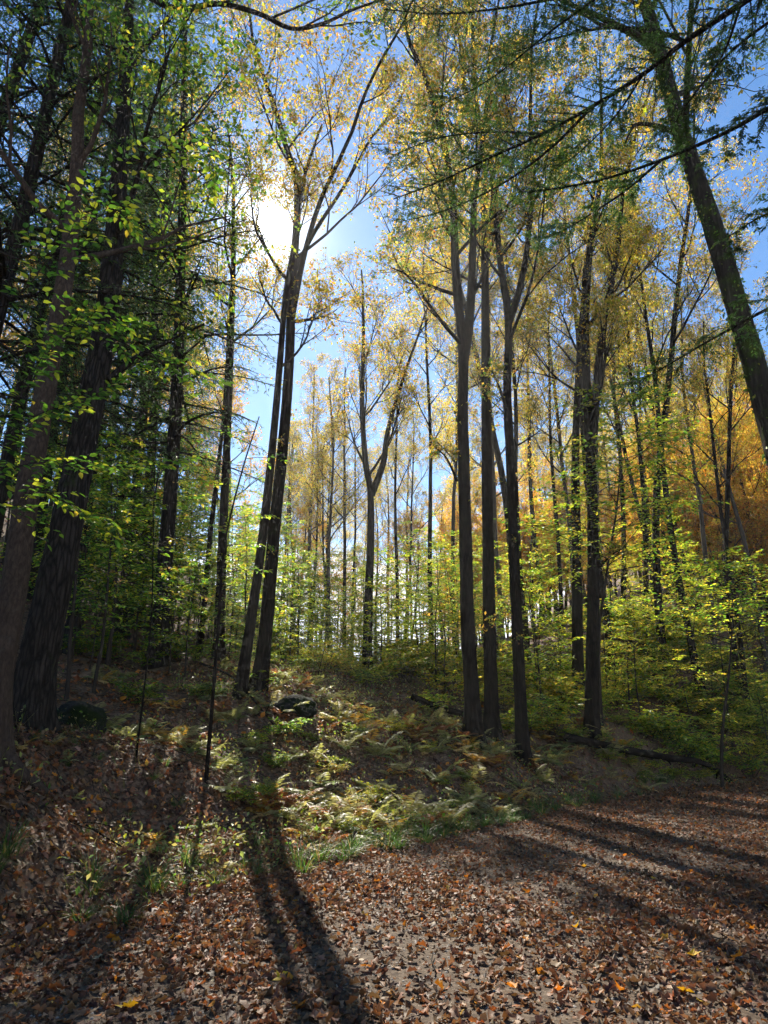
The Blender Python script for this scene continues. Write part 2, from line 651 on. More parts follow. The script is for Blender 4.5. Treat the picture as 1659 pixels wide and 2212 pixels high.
def on_path(x, y):
    e = edge_dist(x, y)
    wob = 0.22 * np.sin(x * 1.9 + y * 1.1) + 0.14 * np.sin(y * 3.3 - x * 2.2) + 0.08 * np.sin(7 * x + 5 * y)
    return (e < -0.05 + wob) & (e > -PW + wob)


tag(new("path", grid_mesh("path", np.arange(-16, 40, 0.11), np.arange(-6, 30, 0.11), M_PATH, 0.005, on_path)), kind='structure',
    label='wide gravel path strewn with brown leaves')

# ------------------------------------------------------------------ colours of leaves
GREEN = (0.10, 0.20, 0.028)
DGREEN = (0.05, 0.11, 0.022)
YGREEN = (0.29, 0.33, 0.035)
YELLOW = (0.47, 0.35, 0.05)
GOLD = (0.45, 0.27, 0.045)
ORANGE = (0.52, 0.20, 0.022)
RUST = (0.27, 0.10, 0.035)
BROWN = (0.15, 0.078, 0.042)
TAN = (0.29, 0.19, 0.115)
DBROWN = (0.065, 0.036, 0.024)
HEML = (0.045, 0.085, 0.03)


def pick(rng, n, pal):
    cols = np.array([c for c, _ in pal])
    w = np.array([q for _, q in pal], float)
    i = rng.choice(len(cols), n, p=w / w.sum())
    c = cols[i] * rng.uniform(0.65, 1.3, (n, 1)) * rng.uniform(0.88, 1.12, (n, 3))
    return np.clip(c, 0, 0.8)


OLIVE = (0.20, 0.19, 0.04)
PAL_CANOPY = [(YELLOW, 3), (GOLD, 3), (YGREEN, 1.8), (OLIVE, 3.0), (ORANGE, 0.4), (BROWN, 1.2)]
PAL_DARK = [(OLIVE, 4), (DGREEN, 2.2), (BROWN, 2), (YELLOW, 1.6), (GOLD, 1.2)]
PAL_YELLOW = [(YELLOW, 5), (GOLD, 2.5), (YGREEN, 2), (OLIVE, 2)]
PAL_ORANGE = [(ORANGE, 1.8), (GOLD, 6), (YELLOW, 3), (RUST, 0.5), (YGREEN, 0.8)]
PAL_GREEN = [(GREEN, 5), (YGREEN, 4), (YELLOW, 0.5), (DGREEN, 2)]
PAL_BRIGHT = [(YGREEN, 6), (GREEN, 4), (YELLOW, 1.3)]
PAL_YG = [(YGREEN, 5), (YELLOW, 4), (GREEN, 1.0)]
PAL_HEM = [(HEML, 5), ((0.06, 0.105, 0.032), 3), ((0.10, 0.14, 0.04), 1)]

# ------------------------------------------------------------------ growing wood
UP = np.array([0, 0, 1.0])


def grow(rng, p0, d0, L, n, wob, trop):
    pts = [np.asarray(p0, float)]
    d = np.asarray(d0, float)
    d = d / np.linalg.norm(d)
    J = rng.standard_normal((n, 3)) * wob
    for i in range(n):
        d = d + J[i]
        d[2] += trop
        d = d / math.sqrt(d @ d)
        pts.append(pts[-1] + d * (L / n))
    return np.array(pts)


def at(pts, t):
    x = t * (len(pts) - 1)
    i = min(int(x), len(pts) - 2)
    f = x - i
    d = pts[i + 1] - pts[i]
    return pts[i] * (1 - f) + pts[i + 1] * f, d / math.sqrt(max(d @ d, 1e-12))


def side_dir(rng, d, ang, az):
    ref = np.array([1.0, 0, 0]) if abs(d[0]) < 0.8 else np.array([0, 1.0, 0])
    a = cross(d, ref)
    a /= math.sqrt(a @ a)
    b = cross(d, a)
    s = math.cos(az) * a + math.sin(az) * b
    return math.cos(ang) * d + math.sin(ang) * s


def limbs(rng, wood, crown, tips, pts, r0, L, lvl, cfg):
    """side branches of a limb, down to the twigs that carry leaves"""
    kids = cfg['kids'][lvl]
    az = rng.uniform(0, 6.28)
    for i in range(kids):
        t = cfg['t0'][lvl] + (1 - cfg['t0'][lvl]) * (i + rng.uniform(0.1, 0.9)) / kids
        p, d = at(pts, min(t, 0.995))
        az += 2.4 + rng.uniform(-0.5, 0.5)
        dd = side_dir(rng, d, math.radians(rng.uniform(*cfg['ang'][lvl])), az)
        dd[2] += cfg['lift'][lvl]
        l = L * cfg['len'][lvl] * rng.uniform(0.7, 1.2) * (1 - 0.55 * t)
        r = max(min(r0 * (1 - 0.8 * t) * 0.62, l * 0.02), 0.0035)
        last = lvl + 1 >= len(cfg['kids'])
        q = grow(rng, p, unit(dd), l, 2 if last else 4, cfg['wob'], cfg['trop'])
        rad = np.linspace(r, r * (0.35 if not last else 0.4), len(q))
        tube(crown if lvl >= 1 else wood, q, rad, 3 if lvl >= 1 else 5, 0, (1, 1, 1), cap=lvl < 1)
        if last:
            tips.append(q)
        else:
            tips.append(q[-2:])
            limbs(rng, wood, crown, tips, q, r, l, lvl + 1, cfg)


HW = dict(kids=[6, 5, 4], t0=[0.25, 0.2, 0.15], ang=[(25, 48), (28, 55), (30, 65)], len=[0.8, 0.8, 0.85], lift=[0.3, 0.2, 0.12], wob=0.15, trop=0.07)
HW_LITE = dict(HW, kids=[6, 5, 4])


def leaves_on(rng, acc, tips, per, size, pal, tmpl=(RH_V, RH_F), flat=0.35, mat=1, skip_sun=None):
    if not tips or per <= 0:
        return
    A, B = [], []
    for q in tips:
        A.append(q[:-1])
        B.append(q[1:])
    A = np.concatenate(A)
    B = np.concatenate(B)
    ln = np.linalg.norm(B - A, axis=1)
    n = int(ln.sum() * per / 3)
    keepw = ln * (rng.uniform(0, 1, len(ln)) < 0.65)
    i = np.repeat(rng.choice(len(A), n, p=keepw / keepw.sum()), 3)
    t = np.repeat(rng.uniform(0, 1, (n, 1)), 3, axis=0)
    n *= 3
    d0 = unit(B[i] - A[i])
    pos = A[i] * (1 - t) + B[i] * t
    d = unit(d0 * 0.5 + rng.standard_normal((n, 3)) * 0.8 + np.array([0, 0, -0.35]))
    pos = pos + d * 0.06 * rng.uniform(0, 1.5, (n, 1)) + rng.standard_normal((n, 3)) * 0.04
    nr = unit(rng.standard_normal((n, 3)) * (1 - flat) + np.array([0, 0, 1.0]) * flat * 2)
    if skip_sun is not None:
        ray = unit(pos + skip_sun - np.array([0, 0, CAM_Z]))
        keep = (ray @ SUN_DIR) < math.cos(math.radians(1.6))
        pos, d, nr = pos[keep], d[keep], nr[keep]
        n = len(pos)
    inst(acc, tmpl[0], tmpl[1], pos, frames(d, nr), rng.uniform(0.6, 1.25, n) * size, pick(rng, n, pal), mat)


def flare(pts, r0, r1, amount=0.55):
    s = np.concatenate([[0], np.cumsum(np.linalg.norm(np.diff(pts, axis=0), axis=1))])
    t = s / s[-1]
    return (r0 * (1 - t) ** 0.8 + r1 * (1 - (1 - t) ** 0.8)) * (1 + amount * np.exp(-s / 0.45))


def vnoise(rng, n_s, n_th, ks, kt):
    """smooth noise over a trunk's length and girth, closed round the girth"""
    g = rng.uniform(0, 1, (ks + 2, kt))
    u = np.linspace(0, ks, n_s)[:, None]
    w = (np.arange(n_th) * kt / n_th)[None]
    iu, iw = np.floor(u).astype(int), np.floor(w).astype(int)
    fu, fw = u - iu, w - iw
    fu, fw = fu * fu * (3 - 2 * fu), fw * fw * (3 - 2 * fw)
    a, b = g[iu, iw % kt], g[iu, (iw + 1) % kt]
    c, d = g[iu + 1, iw % kt], g[iu + 1, (iw + 1) % kt]
    return (a * (1 - fw) + b * fw) * (1 - fu) + (c * (1 - fw) + d * fw) * fu


def trunk_tube(rng, acc, pts, rad, sides=14, roots=5, mat=0, ridges=0.0):
    """main stem with an uneven section, buttressed towards the root"""
    if ridges:
        m = len(pts) * 5
        x = np.linspace(0, len(pts) - 1, m)
        pts = np.stack([np.interp(x, np.arange(len(pts)), pts[:, k]) for k in range(3)], -1)
        rad = np.interp(x, np.arange(len(rad)), rad)
        sides = sides if sides > 30 else 44
    n = len(pts)
    tan = unit(np.gradient(pts, axis=0))
    a = unit(np.cross(tan, np.array([0.0, 1.0, 0.0])))
    b = np.cross(tan, a)
    th = np.arange(sides) * 2 * math.pi / sides
    s = np.concatenate([[0], np.cumsum(np.linalg.norm(np.diff(pts, axis=0), axis=1))])
    ph = rng.uniform(0, 6.28, 4)
    butt = np.exp(-s / 0.42)[:, None] * 0.8 * np.maximum(0, np.cos(roots * th + ph[0]) * 0.7 + np.cos(3 * th + ph[3]) * 0.5)[None]
    oval = 0.05 * np.cos(2 * th + ph[1])[None] + 0.035 * np.cos(3 * th + ph[2] + s[:, None] * 0.6)
    oval = oval + 0.10 * (vnoise(rng, n, sides, max(4, int(s[-1] / 0.5)), 6) - 0.5)
    if ridges:
        v = vnoise(rng, n, sides, max(8, int(s[-1] / 0.28)), 24) * 0.65 + vnoise(rng, n, sides, max(8, int(s[-1] / 0.12)), 36) * 0.35
        oval = oval + ridges * (1 - 4.5 * np.abs(v - 0.5))
    rr = rad[:, None] * (1 + butt + oval)
    ring = pts[:, None, :] + rr[:, :, None] * (np.cos(th)[None, :, None] * a[:, None, :] + np.sin(th)[None, :, None] * b[:, None, :])
    i = np.arange(n - 1)[:, None] * sides
    j = np.arange(sides)[None]
    k = (j + 1) % sides
    acc.add(ring.reshape(-1, 3), np.stack([i + j, i + k, i + sides + k, i + sides + j], -1).reshape(-1, 4), mat)


def extend(rng, pts, top, wob=0.05, trop=0.03, step=0.7):
    pts = np.asarray(pts, float)
    d = unit(pts[-1] - pts[-2])
    n = int(max(0, (top - pts[-1][2]) / step))
    if n < 1:
        return pts
    return np.vstack([pts, grow(rng, pts[-1], d, n * step, n, wob, trop)[1:]])


def hardwood(seed, trunk_pts, r0, forks=(), clear=0.45, nl=9, spread=4.5, per=8, size=0.09, pal=PAL_CANOPY, bark=M_BARK, cfg=HW,
             sides=14, tmpl=(RH_V, RH_F), origin=None, world=True, lean_limbs=(), r_top=0.03, ridges=0.0, epi=0):
    """returns meshes (trunk with its limbs, crown of twigs and leaves), relative to origin"""
    rng = np.random.default_rng(seed)
    trunk, crown = Acc(), Acc()
    pts = np.asarray(trunk_pts, float)
    o = np.asarray(origin if origin is not None else pts[0], float)
    pts = pts - o
    rad = flare(pts, r0, r_top)
    trunk_tube(rng, trunk, pts, rad, sides, ridges=ridges)
    tips = []
    for i in range(epi):                      # short leafy shoots straight from the stem
        p, d = at(pts, rng.uniform(0.16, clear))
        az = rng.uniform(0, 6.28)
        q = grow(rng, p, np.array([math.cos(az), math.sin(az), 0.5]), rng.uniform(0.4, 1.1), 4, 0.15, 0.02)
        tube(crown, q, np.linspace(0.008, 0.003, 5), 3, 0, cap=False)
        tips.append(q)
        tips.append(q[2:])

    def dress(axis_pts, axis_r, c0, count, spr):
        s = np.linspace(0, 1, len(axis_pts))
        az = rng.uniform(0, 6.28)
        for i in range(count):
            t = c0 + (0.985 - c0) * (i + rng.uniform(0.1, 0.9)) / count
            p, d = at(axis_pts, t)
            az += 2.4 + rng.uniform(-0.6, 0.6)
            rel = (t - c0) / (1 - c0)
            ang = math.radians(rng.uniform(42, 62) - 22 * rel)
            dd = side_dir(rng, d, ang, az)
            l = spr * (1 - 0.55 * rel) * rng.uniform(0.7, 1.2)
            rr = float(np.interp(t, s, axis_r))
            r = min(rr * 0.5, 0.012 + 0.014 * l)
            q = grow(rng, p, dd, l, 7, 0.10, 0.07)
            tube(trunk, q, np.linspace(r, r * 0.25, len(q)), 6)
            limbs(rng, trunk, crown, tips, q, r, l, 0, cfg)

    dress(pts, rad, clear, nl, spread)
    for fp, fr in forks:
        fp = np.asarray(fp, float) - o
        frad = np.linspace(fr, 0.02, len(fp))
        tube(trunk, fp, frad, 8)
        dress(fp, frad, 0.35, max(3, nl // 2), spread * 0.7)
    for fp, fr in lean_limbs:
        fp = np.asarray(fp, float) - o
        frad = np.linspace(fr, max(0.012, fr * 0.3), len(fp))
        tube(trunk, fp, frad, 7)
        limbs(rng, trunk, crown, tips, fp, fr, 0.6 * np.linalg.norm(fp[-1] - fp[0]), 0, cfg)
    leaves_on(rng, crown, tips, per, size, pal, tmpl, skip_sun=o if world else None)
    return trunk.mesh("trunk", [bark]), crown.mesh("crown", [M_TWIG, M_LEAF], smooth=False), o


def plant_tree(name, label, parts, loc, rot=0.0, scale=1.0, cat='tree', group=None):
    root = new(name, None, None, loc)
    root.empty_display_size = 0.3
    root.rotation_euler = (0, 0, rot)
    root.scale = (scale,) * 3
    tag(root, label, cat, group)
    for nm, me in parts:
        new(nm, me, root)
    return root


def px_trunk(rows, base_drop=0.25, per=5, smooth_seed=None):
    """rows (px, py, Y) from the root upwards, root first"""
    pts = rows
    pts[0][2] = Hs(pts[0][0], pts[0][1]) - base_drop
    return catmull(pts, per)


REG = []          # things whose labels are told apart at the end: (object, look, kind)
def blocked(x, y, m):
    e = edge_dist(np.array([x]), np.array([y]))[0]
    return -PW - 0.3 < e < m


def at_px(px, Y, raw=False):
    Y = Y if raw else YM(Y)
    x = (px - 829.5) / FPX * Y * 1.0
    for _ in range(6):
        z = Hs(x, Y)
        t = Y * CP + (z - CAM_Z) * SP
        x = (px - 829.5) / FPX * t
    return x, Y, Hs(x, Y)



# ------------------------------------------------------------------ the trees that can be told apart one by one
def world_tree(name, label, seed, rows, r0, top, forks=(), lean=(), group=None, near=False, dy=0.0, **kw):
    back = lambda q: [(a_, b_, c_ + dy) for a_, b_, c_ in q]
    rows, forks, lean = back(rows), [(back(q), r_) for q, r_ in forks], [(back(q), r_) for q, r_ in lean]
    rng = np.random.default_rng(seed + 500)
    PQ = PP if near else PM
    k = 1.0 if near else YM(rows[0][2]) / rows[0][2]
    r0 *= k
    top *= 0.4 + 0.6 * k
    pts = extend(rng, px_trunk(PQ(rows)), top)
    fk = []
    for fr_rows, fr in forks:
        fp = catmull(PQ(fr_rows), 4)
        fk.append((extend(rng, fp, top * 0.95), fr * k))
    ll = [(catmull(PQ(q), 4), fr * k) for q, fr in lean]
    tr, cr, o = hardwood(seed, pts, r0, forks=fk, lean_limbs=ll, **kw)
    return plant_tree(name, label, [("trunk", tr), ("crown", cr)], o, group=group)


A = world_tree("shade_tree", "brown smooth-barked trunk cut off by the photo's left edge, root spreading over leaves", 11,
               [(-24, 1650, 7.4), (-2, 1450, 7.4), (26, 1300, 7.45), (62, 1050, 7.55), (105, 800, 7.7), (140, 600, 7.9), (165, 380, 8.2)], 0.15, 17,
               bark=M_BARK_BROWN, clear=0.60, nl=7, per=14, pal=PAL_GREEN, sides=72, size=0.11, ridges=0.012)
B = world_tree("oak_tree", "thick trunk with deeply furrowed grey bark leaning beside the leftmost brown trunk", 12,
               [(52, 1578, 8.9), (75, 1450, 8.9), (108, 1300, 8.9), (158, 1060, 9.0), (218, 760, 9.2), (240, 600, 9.3), (262, 300, 9.6), (280, 0, 9.9)], 0.212, 19,
               lean=[([(232, 820, 9.1), (300, 770, 9.3), (370, 735, 9.5), (440, 700, 9.8)], 0.05),
                     ([(282, -30, 9.9), (380, 20, 9.6), (470, 8, 9.5), (560, 30, 9.4), (630, 62, 9.3), (700, 50, 9.3), (760, 22, 9.2), (840, -5, 9.1)], 0.06)],
               bark=M_BARK_DEEP, clear=0.64, nl=7, per=14, pal=PAL_GREEN, sides=72, size=0.11, ridges=0.05)
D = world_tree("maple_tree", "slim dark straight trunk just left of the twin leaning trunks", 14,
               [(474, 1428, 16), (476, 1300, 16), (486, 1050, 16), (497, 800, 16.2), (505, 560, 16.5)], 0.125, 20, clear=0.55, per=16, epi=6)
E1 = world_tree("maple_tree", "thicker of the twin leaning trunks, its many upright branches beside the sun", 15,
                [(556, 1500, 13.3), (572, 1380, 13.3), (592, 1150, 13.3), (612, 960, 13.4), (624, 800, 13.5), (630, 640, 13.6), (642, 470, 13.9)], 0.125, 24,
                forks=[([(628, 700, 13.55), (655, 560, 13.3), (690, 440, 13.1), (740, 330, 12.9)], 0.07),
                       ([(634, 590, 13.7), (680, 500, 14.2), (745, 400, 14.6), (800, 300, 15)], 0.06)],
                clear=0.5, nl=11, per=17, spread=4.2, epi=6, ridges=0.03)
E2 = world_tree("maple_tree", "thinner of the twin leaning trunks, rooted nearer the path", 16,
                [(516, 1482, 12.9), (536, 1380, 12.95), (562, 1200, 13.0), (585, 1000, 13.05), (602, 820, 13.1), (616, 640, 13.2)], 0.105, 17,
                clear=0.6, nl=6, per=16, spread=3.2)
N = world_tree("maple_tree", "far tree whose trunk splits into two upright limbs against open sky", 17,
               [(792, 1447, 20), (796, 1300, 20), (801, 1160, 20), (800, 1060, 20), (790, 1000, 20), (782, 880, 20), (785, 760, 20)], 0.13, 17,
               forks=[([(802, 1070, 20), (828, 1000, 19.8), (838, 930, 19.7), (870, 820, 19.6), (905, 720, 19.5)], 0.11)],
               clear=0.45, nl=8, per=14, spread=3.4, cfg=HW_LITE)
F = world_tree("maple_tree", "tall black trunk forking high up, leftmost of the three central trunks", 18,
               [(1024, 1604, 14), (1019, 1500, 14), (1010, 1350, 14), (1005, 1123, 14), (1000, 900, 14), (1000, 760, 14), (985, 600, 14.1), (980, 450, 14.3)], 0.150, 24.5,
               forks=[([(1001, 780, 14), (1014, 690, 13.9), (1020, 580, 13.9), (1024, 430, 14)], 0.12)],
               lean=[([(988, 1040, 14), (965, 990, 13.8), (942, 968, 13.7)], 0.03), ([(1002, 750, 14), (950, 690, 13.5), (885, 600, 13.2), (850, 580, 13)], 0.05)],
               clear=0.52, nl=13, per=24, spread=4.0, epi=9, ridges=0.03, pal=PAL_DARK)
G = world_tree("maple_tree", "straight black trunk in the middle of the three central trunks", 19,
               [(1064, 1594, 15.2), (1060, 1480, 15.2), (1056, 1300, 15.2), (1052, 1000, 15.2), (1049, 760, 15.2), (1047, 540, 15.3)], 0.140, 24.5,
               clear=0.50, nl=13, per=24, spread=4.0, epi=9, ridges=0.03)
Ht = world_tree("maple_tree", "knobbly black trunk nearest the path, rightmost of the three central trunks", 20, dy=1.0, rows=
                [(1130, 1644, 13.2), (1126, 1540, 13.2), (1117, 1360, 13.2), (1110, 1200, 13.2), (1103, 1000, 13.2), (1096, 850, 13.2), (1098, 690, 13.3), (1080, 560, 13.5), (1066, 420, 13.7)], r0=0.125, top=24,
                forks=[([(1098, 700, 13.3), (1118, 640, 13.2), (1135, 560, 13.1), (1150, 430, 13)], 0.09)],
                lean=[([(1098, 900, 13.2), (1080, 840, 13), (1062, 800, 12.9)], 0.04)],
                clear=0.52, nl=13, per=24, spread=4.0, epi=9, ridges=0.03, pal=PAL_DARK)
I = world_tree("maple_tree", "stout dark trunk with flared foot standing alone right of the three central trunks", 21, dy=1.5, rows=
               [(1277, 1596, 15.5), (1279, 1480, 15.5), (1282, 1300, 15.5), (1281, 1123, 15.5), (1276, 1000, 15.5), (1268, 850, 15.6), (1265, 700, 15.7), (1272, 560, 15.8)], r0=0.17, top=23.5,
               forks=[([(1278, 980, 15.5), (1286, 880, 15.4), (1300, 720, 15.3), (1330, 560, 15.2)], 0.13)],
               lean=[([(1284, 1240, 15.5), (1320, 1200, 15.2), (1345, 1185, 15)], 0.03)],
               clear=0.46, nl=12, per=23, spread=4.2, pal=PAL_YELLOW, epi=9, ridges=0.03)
I2 = world_tree("maple_tree", "dark trunk rising close behind the stout trunk with flared foot", 22,
                [(1246, 1480, 21), (1246, 1250, 21), (1243, 1000, 21), (1250, 800, 21), (1262, 600, 21.2)], 0.17, 22,
                clear=0.5, nl=8, per=13, spread=4.2, cfg=HW_LITE)
J = world_tree("mossy_tree", "thick moss and ivy covered trunk leaning in from the right edge", 23, near=True, rows=[(1830, 1790, 9.3), (1790, 1500, 9.3), (1735, 1200, 9.3), (1668, 930, 9.3), (1600, 690, 9.3), (1530, 460, 9.35), (1470, 280, 9.4), (1425, 110, 9.5), (1392, 0, 9.55)], r0=0.215, top=19,
               lean=[([(1428, 120, 9.45), (1370, 75, 9.2), (1300, 40, 9.0), (1190, -10, 8.8)], 0.085),
                     ([(1400, 30, 9.5), (1375, 10, 9.3), (1340, -10, 9.2)], 0.05),
                     ([(1455, 285, 9.3), (1420, 272, 9.1), (1372, 270, 8.9), (1350, 310, 8.8)], 0.05)],
               bark=M_BARK_MOSSY, clear=0.62, nl=6, per=5, pal=PAL_YELLOW, sides=20, r_top=0.06, ridges=0.03)
# ivy and moss leaves hugging the leaning trunk
rngi = np.random.default_rng(3)
jp = catmull(PP([(1735, 1200, 9.3), (1668, 930, 9.3), (1600, 690, 9.3), (1530, 460, 9.35), (1470, 280, 9.4), (1425, 110, 9.5), (1392, 0, 9.55)]), 8)
iv = Acc()
n = 2600
ii = rngi.integers(0, len(jp) - 1, n)
tt = rngi.uniform(0, 1, (n, 1))
cpt = jp[ii] * (1 - tt) + jp[ii + 1] * tt
az = rngi.uniform(0, 6.28, n)
out = np.stack([np.cos(az), np.sin(az), 0.15 * rngi.standard_normal(n)], -1)
patch = np.sin(cpt[:, 2] * 2.3 + az * 1.5) + np.sin(cpt[:, 2] * 5.1 - az * 2)
kp = patch > -0.3
cpt, out, n = cpt[kp], out[kp], int(kp.sum())
rj = np.interp(cpt[:, 2], [2, 14], [0.18, 0.13])[:, None]
inst(iv, RH_V, RH_F, cpt + out * rj * rngi.uniform(0.98, 1.12, (n, 1)), frames(rngi.standard_normal((n, 3)) * 0.6 + np.array([0, 0, -1.0]) + out * 0.4, out + 0.5 * rngi.standard_normal((n, 3))),
     rngi.uniform(0.03, 0.075, n), pick(rngi, n, [(DGREEN, 4), (GREEN, 4), (YGREEN, 2)]))
new("ivy", iv.mesh("ivy", [M_LEAF], smooth=False, origin=J.location), J)
# the surface root of the leftmost tree
ra = Acc()
rp = catmull([np.array(at_px(px, yy)) + np.array([0, 0, dz]) for px, yy, dz in [(-8, 7.4, 0.16), (25, 7.42, 0.09), (60, 7.5, 0.05), (95, 7.6, 0.03), (130, 7.72, -0.05)]], 5)
tube(ra, rp, np.linspace(0.13, 0.03, len(rp)), 8, rough=0.06, rng=rngi)
new("root", ra.mesh("root", [M_BARK_BROWN], origin=A.location), A)

# ------------------------------------------------------------------ hemlocks
SPV = [(0, 0, 0), (0.4, 0.13, 0.02), (1, 0, -0.12), (0.4, -0.13, 0.02)]


def bough(rng, wood, needles, pts, r, nside=14, reach=0.42, dens=10, size=0.085, droop=0.35, pal=PAL_HEM, taper=0.75):
    """one hemlock bough: side shoots in a flat fan, clad in short sprays"""
    tube(wood, pts, np.linspace(r, max(0.004, r * 0.2), len(pts)), 5)
    L = np.linalg.norm(np.diff(pts, axis=0), axis=1).sum()
    segA, segB = [], []
    for i in range(nside):
        t = 0.12 + 0.88 * (i + rng.uniform(0, 0.8)) / nside
        p, d = at(pts, min(t, 0.99))
        s = cross(d, UP)
        s = s / max(math.sqrt(s @ s), 1e-6) * (1 if i % 2 else -1)
        l = max(0.18, L * reach * (1 - taper * t)) * rng.uniform(0.6, 1.25)
        dd = unit(d * rng.uniform(0.5, 0.9) + s + np.array([0, 0, rng.uniform(-0.5, 0.1) * droop * 2]))
        q = grow(rng, p, dd, l, 3, 0.10, -0.10 * droop * 2)
        tube(needles, q, np.linspace(max(0.003, r * 0.25), 0.002, 4), 3, 0, cap=False)
        segA.append(q[:-1]); segB.append(q[1:])
        for m_ in range(int(2 + 6 * l) if l > 0.25 else 0):
            p2, d2 = at(q, rng.uniform(0.15, 0.95))
            s2 = cross(d2, UP) * (1 if m_ % 2 else -1)
            q2 = grow(rng, p2, unit(d2 * 0.8 + s2 + UP * rng.uniform(-0.3, 0.1)), l * rng.uniform(0.2, 0.42), 2, 0.1, -0.12 * droop)
            segA.append(q2[:-1]); segB.append(q2[1:])
    segA.append(pts[len(pts) // 2:-1]); segB.append(pts[len(pts) // 2 + 1:])
    A_, B_ = np.concatenate(segA), np.concatenate(segB)
    ln = np.linalg.norm(B_ - A_, axis=1)
    m = int(nside * dens)
    k = rng.choice(len(A_), m, p=ln / ln.sum())
    t = rng.uniform(0, 1, (m, 1))
    d = unit(B_[k] - A_[k])
    sd = unit(np.cross(d, UP)) * rng.choice([-1, 1], (m, 1))
    dr = unit(d * 0.6 + sd * 0.9 + rng.standard_normal((m, 3)) * 0.25 + np.array([0, 0, -droop * 0.6]))
    nr = unit(np.array([0, 0, 1.0]) + rng.standard_normal((m, 3)) * 0.35)
    inst(needles, SPV, RH_F, A_[k] * (1 - t) + B_[k] * t, frames(dr, nr), rng.uniform(0.6, 1.5, m) * size, pick(rng, m, pal), 1)


def hemlock(seed, H_, r0, low, Lmax, n_b, dens=10, size=0.085, trunk_pts=None):
    rng = np.random.default_rng(seed)
    wood, ned = Acc(), Acc()
    pts = grow(rng, (0, 0, -0.3), UP, H_, 16, 0.015, 0.02) if trunk_pts is None else trunk_pts
    trunk_tube(rng, wood, pts, flare(pts, r0, 0.03, 0.35), 16)
    az = rng.uniform(0, 6.28)
    for i in range(n_b):
        h = low + (0.99 - low) * (i + rng.uniform(0, 1)) / n_b
        p, d = at(pts, h)
        az += 2.4 + rng.uniform(-0.4, 0.4)
        rel = (h - low) / (1 - low)
        l = Lmax * (1 - rel) ** 0.65 * rng.uniform(0.6, 1.15) + 0.3
        dd = np.array([math.cos(az), math.sin(az), rng.uniform(0.0, 0.35)])
        q = grow(rng, p, unit(dd), l, 6, 0.05, -0.07)
        bough(rng, wood, ned, q, 0.010 + 0.010 * l, nside=int(6 + 4 * l), dens=dens, size=size)
    # dead stubs below the living crown
    for i in range(9):
        h = 0.08 + (low - 0.06) * rng.uniform(0, 1)
        p, d = at(pts, h)
        a = rng.uniform(0, 6.28)
        q = grow(rng, p, unit(np.array([math.cos(a), math.sin(a), rng.uniform(-0.3, 0.2)])), rng.uniform(0.5, 1.7), 4, 0.10, -0.02)
        tube(wood, q, np.linspace(0.014, 0.004, 5), 4)
    return wood.mesh("trunk", [M_BARK_DEEP]), ned.mesh("crown", [M_TWIG, M_NEEDLE], smooth=False)


HEM = [hemlock(31, 26, 0.21, 0.22, 3.6, 105, 14, 0.10), hemlock(32, 22, 0.17, 0.2, 3.3, 98, 14, 0.10), hemlock(33, 28, 0.19, 0.24, 3.5, 108, 14, 0.10)]


HEMLOCKS = [(338, 14.3, 0, 0.3, 1.0, "tall straight hemlock with dark furrowed trunk, midway between the furrowed trunk and twin leaning trunks"),
            (150, 15.5, 1, 1.9, 1.0, "dense dark hemlock rising behind the thick furrowed trunk"),
            (296, 24.0, 2, 4.0, 1.0, "slender hemlock some way behind the tall straight hemlock"),
            (-60, 13.0, 2, 2.2, 1.0, "dark hemlock behind the leftmost brown trunk, its own trunk hardly seen"),
            (255, 21.0, 1, 5.1, 1.15, "hemlock deep in the wood between the furrowed trunk and tall straight hemlock"),
            (60, 22.0, 0, 3.3, 1.05, "far hemlock closing the view between the two leftmost trunks"),
            (-290, 11.0, 2, 1.2, 1.0, "tall hemlock well outside the left edge, its boughs reaching into the upper left corner"),
            (-190, 9.0, 1, 0.4, 1.0, "hemlock outside the left edge, seen only by its dark high boughs"),
            (210, 32.0, 0, 2.9, 1.1, "farthest hemlock on the hillside behind the tall straight hemlock")]
for px, Y, k, rz, sc, lb in HEMLOCKS:
    x, y, z = at_px(px, Y)
    plant_tree("hemlock_tree", lb, [("trunk", HEM[k][0]), ("crown", HEM[k][1])], (x, y, z), rz, sc, group="hemlocks on the left slope")

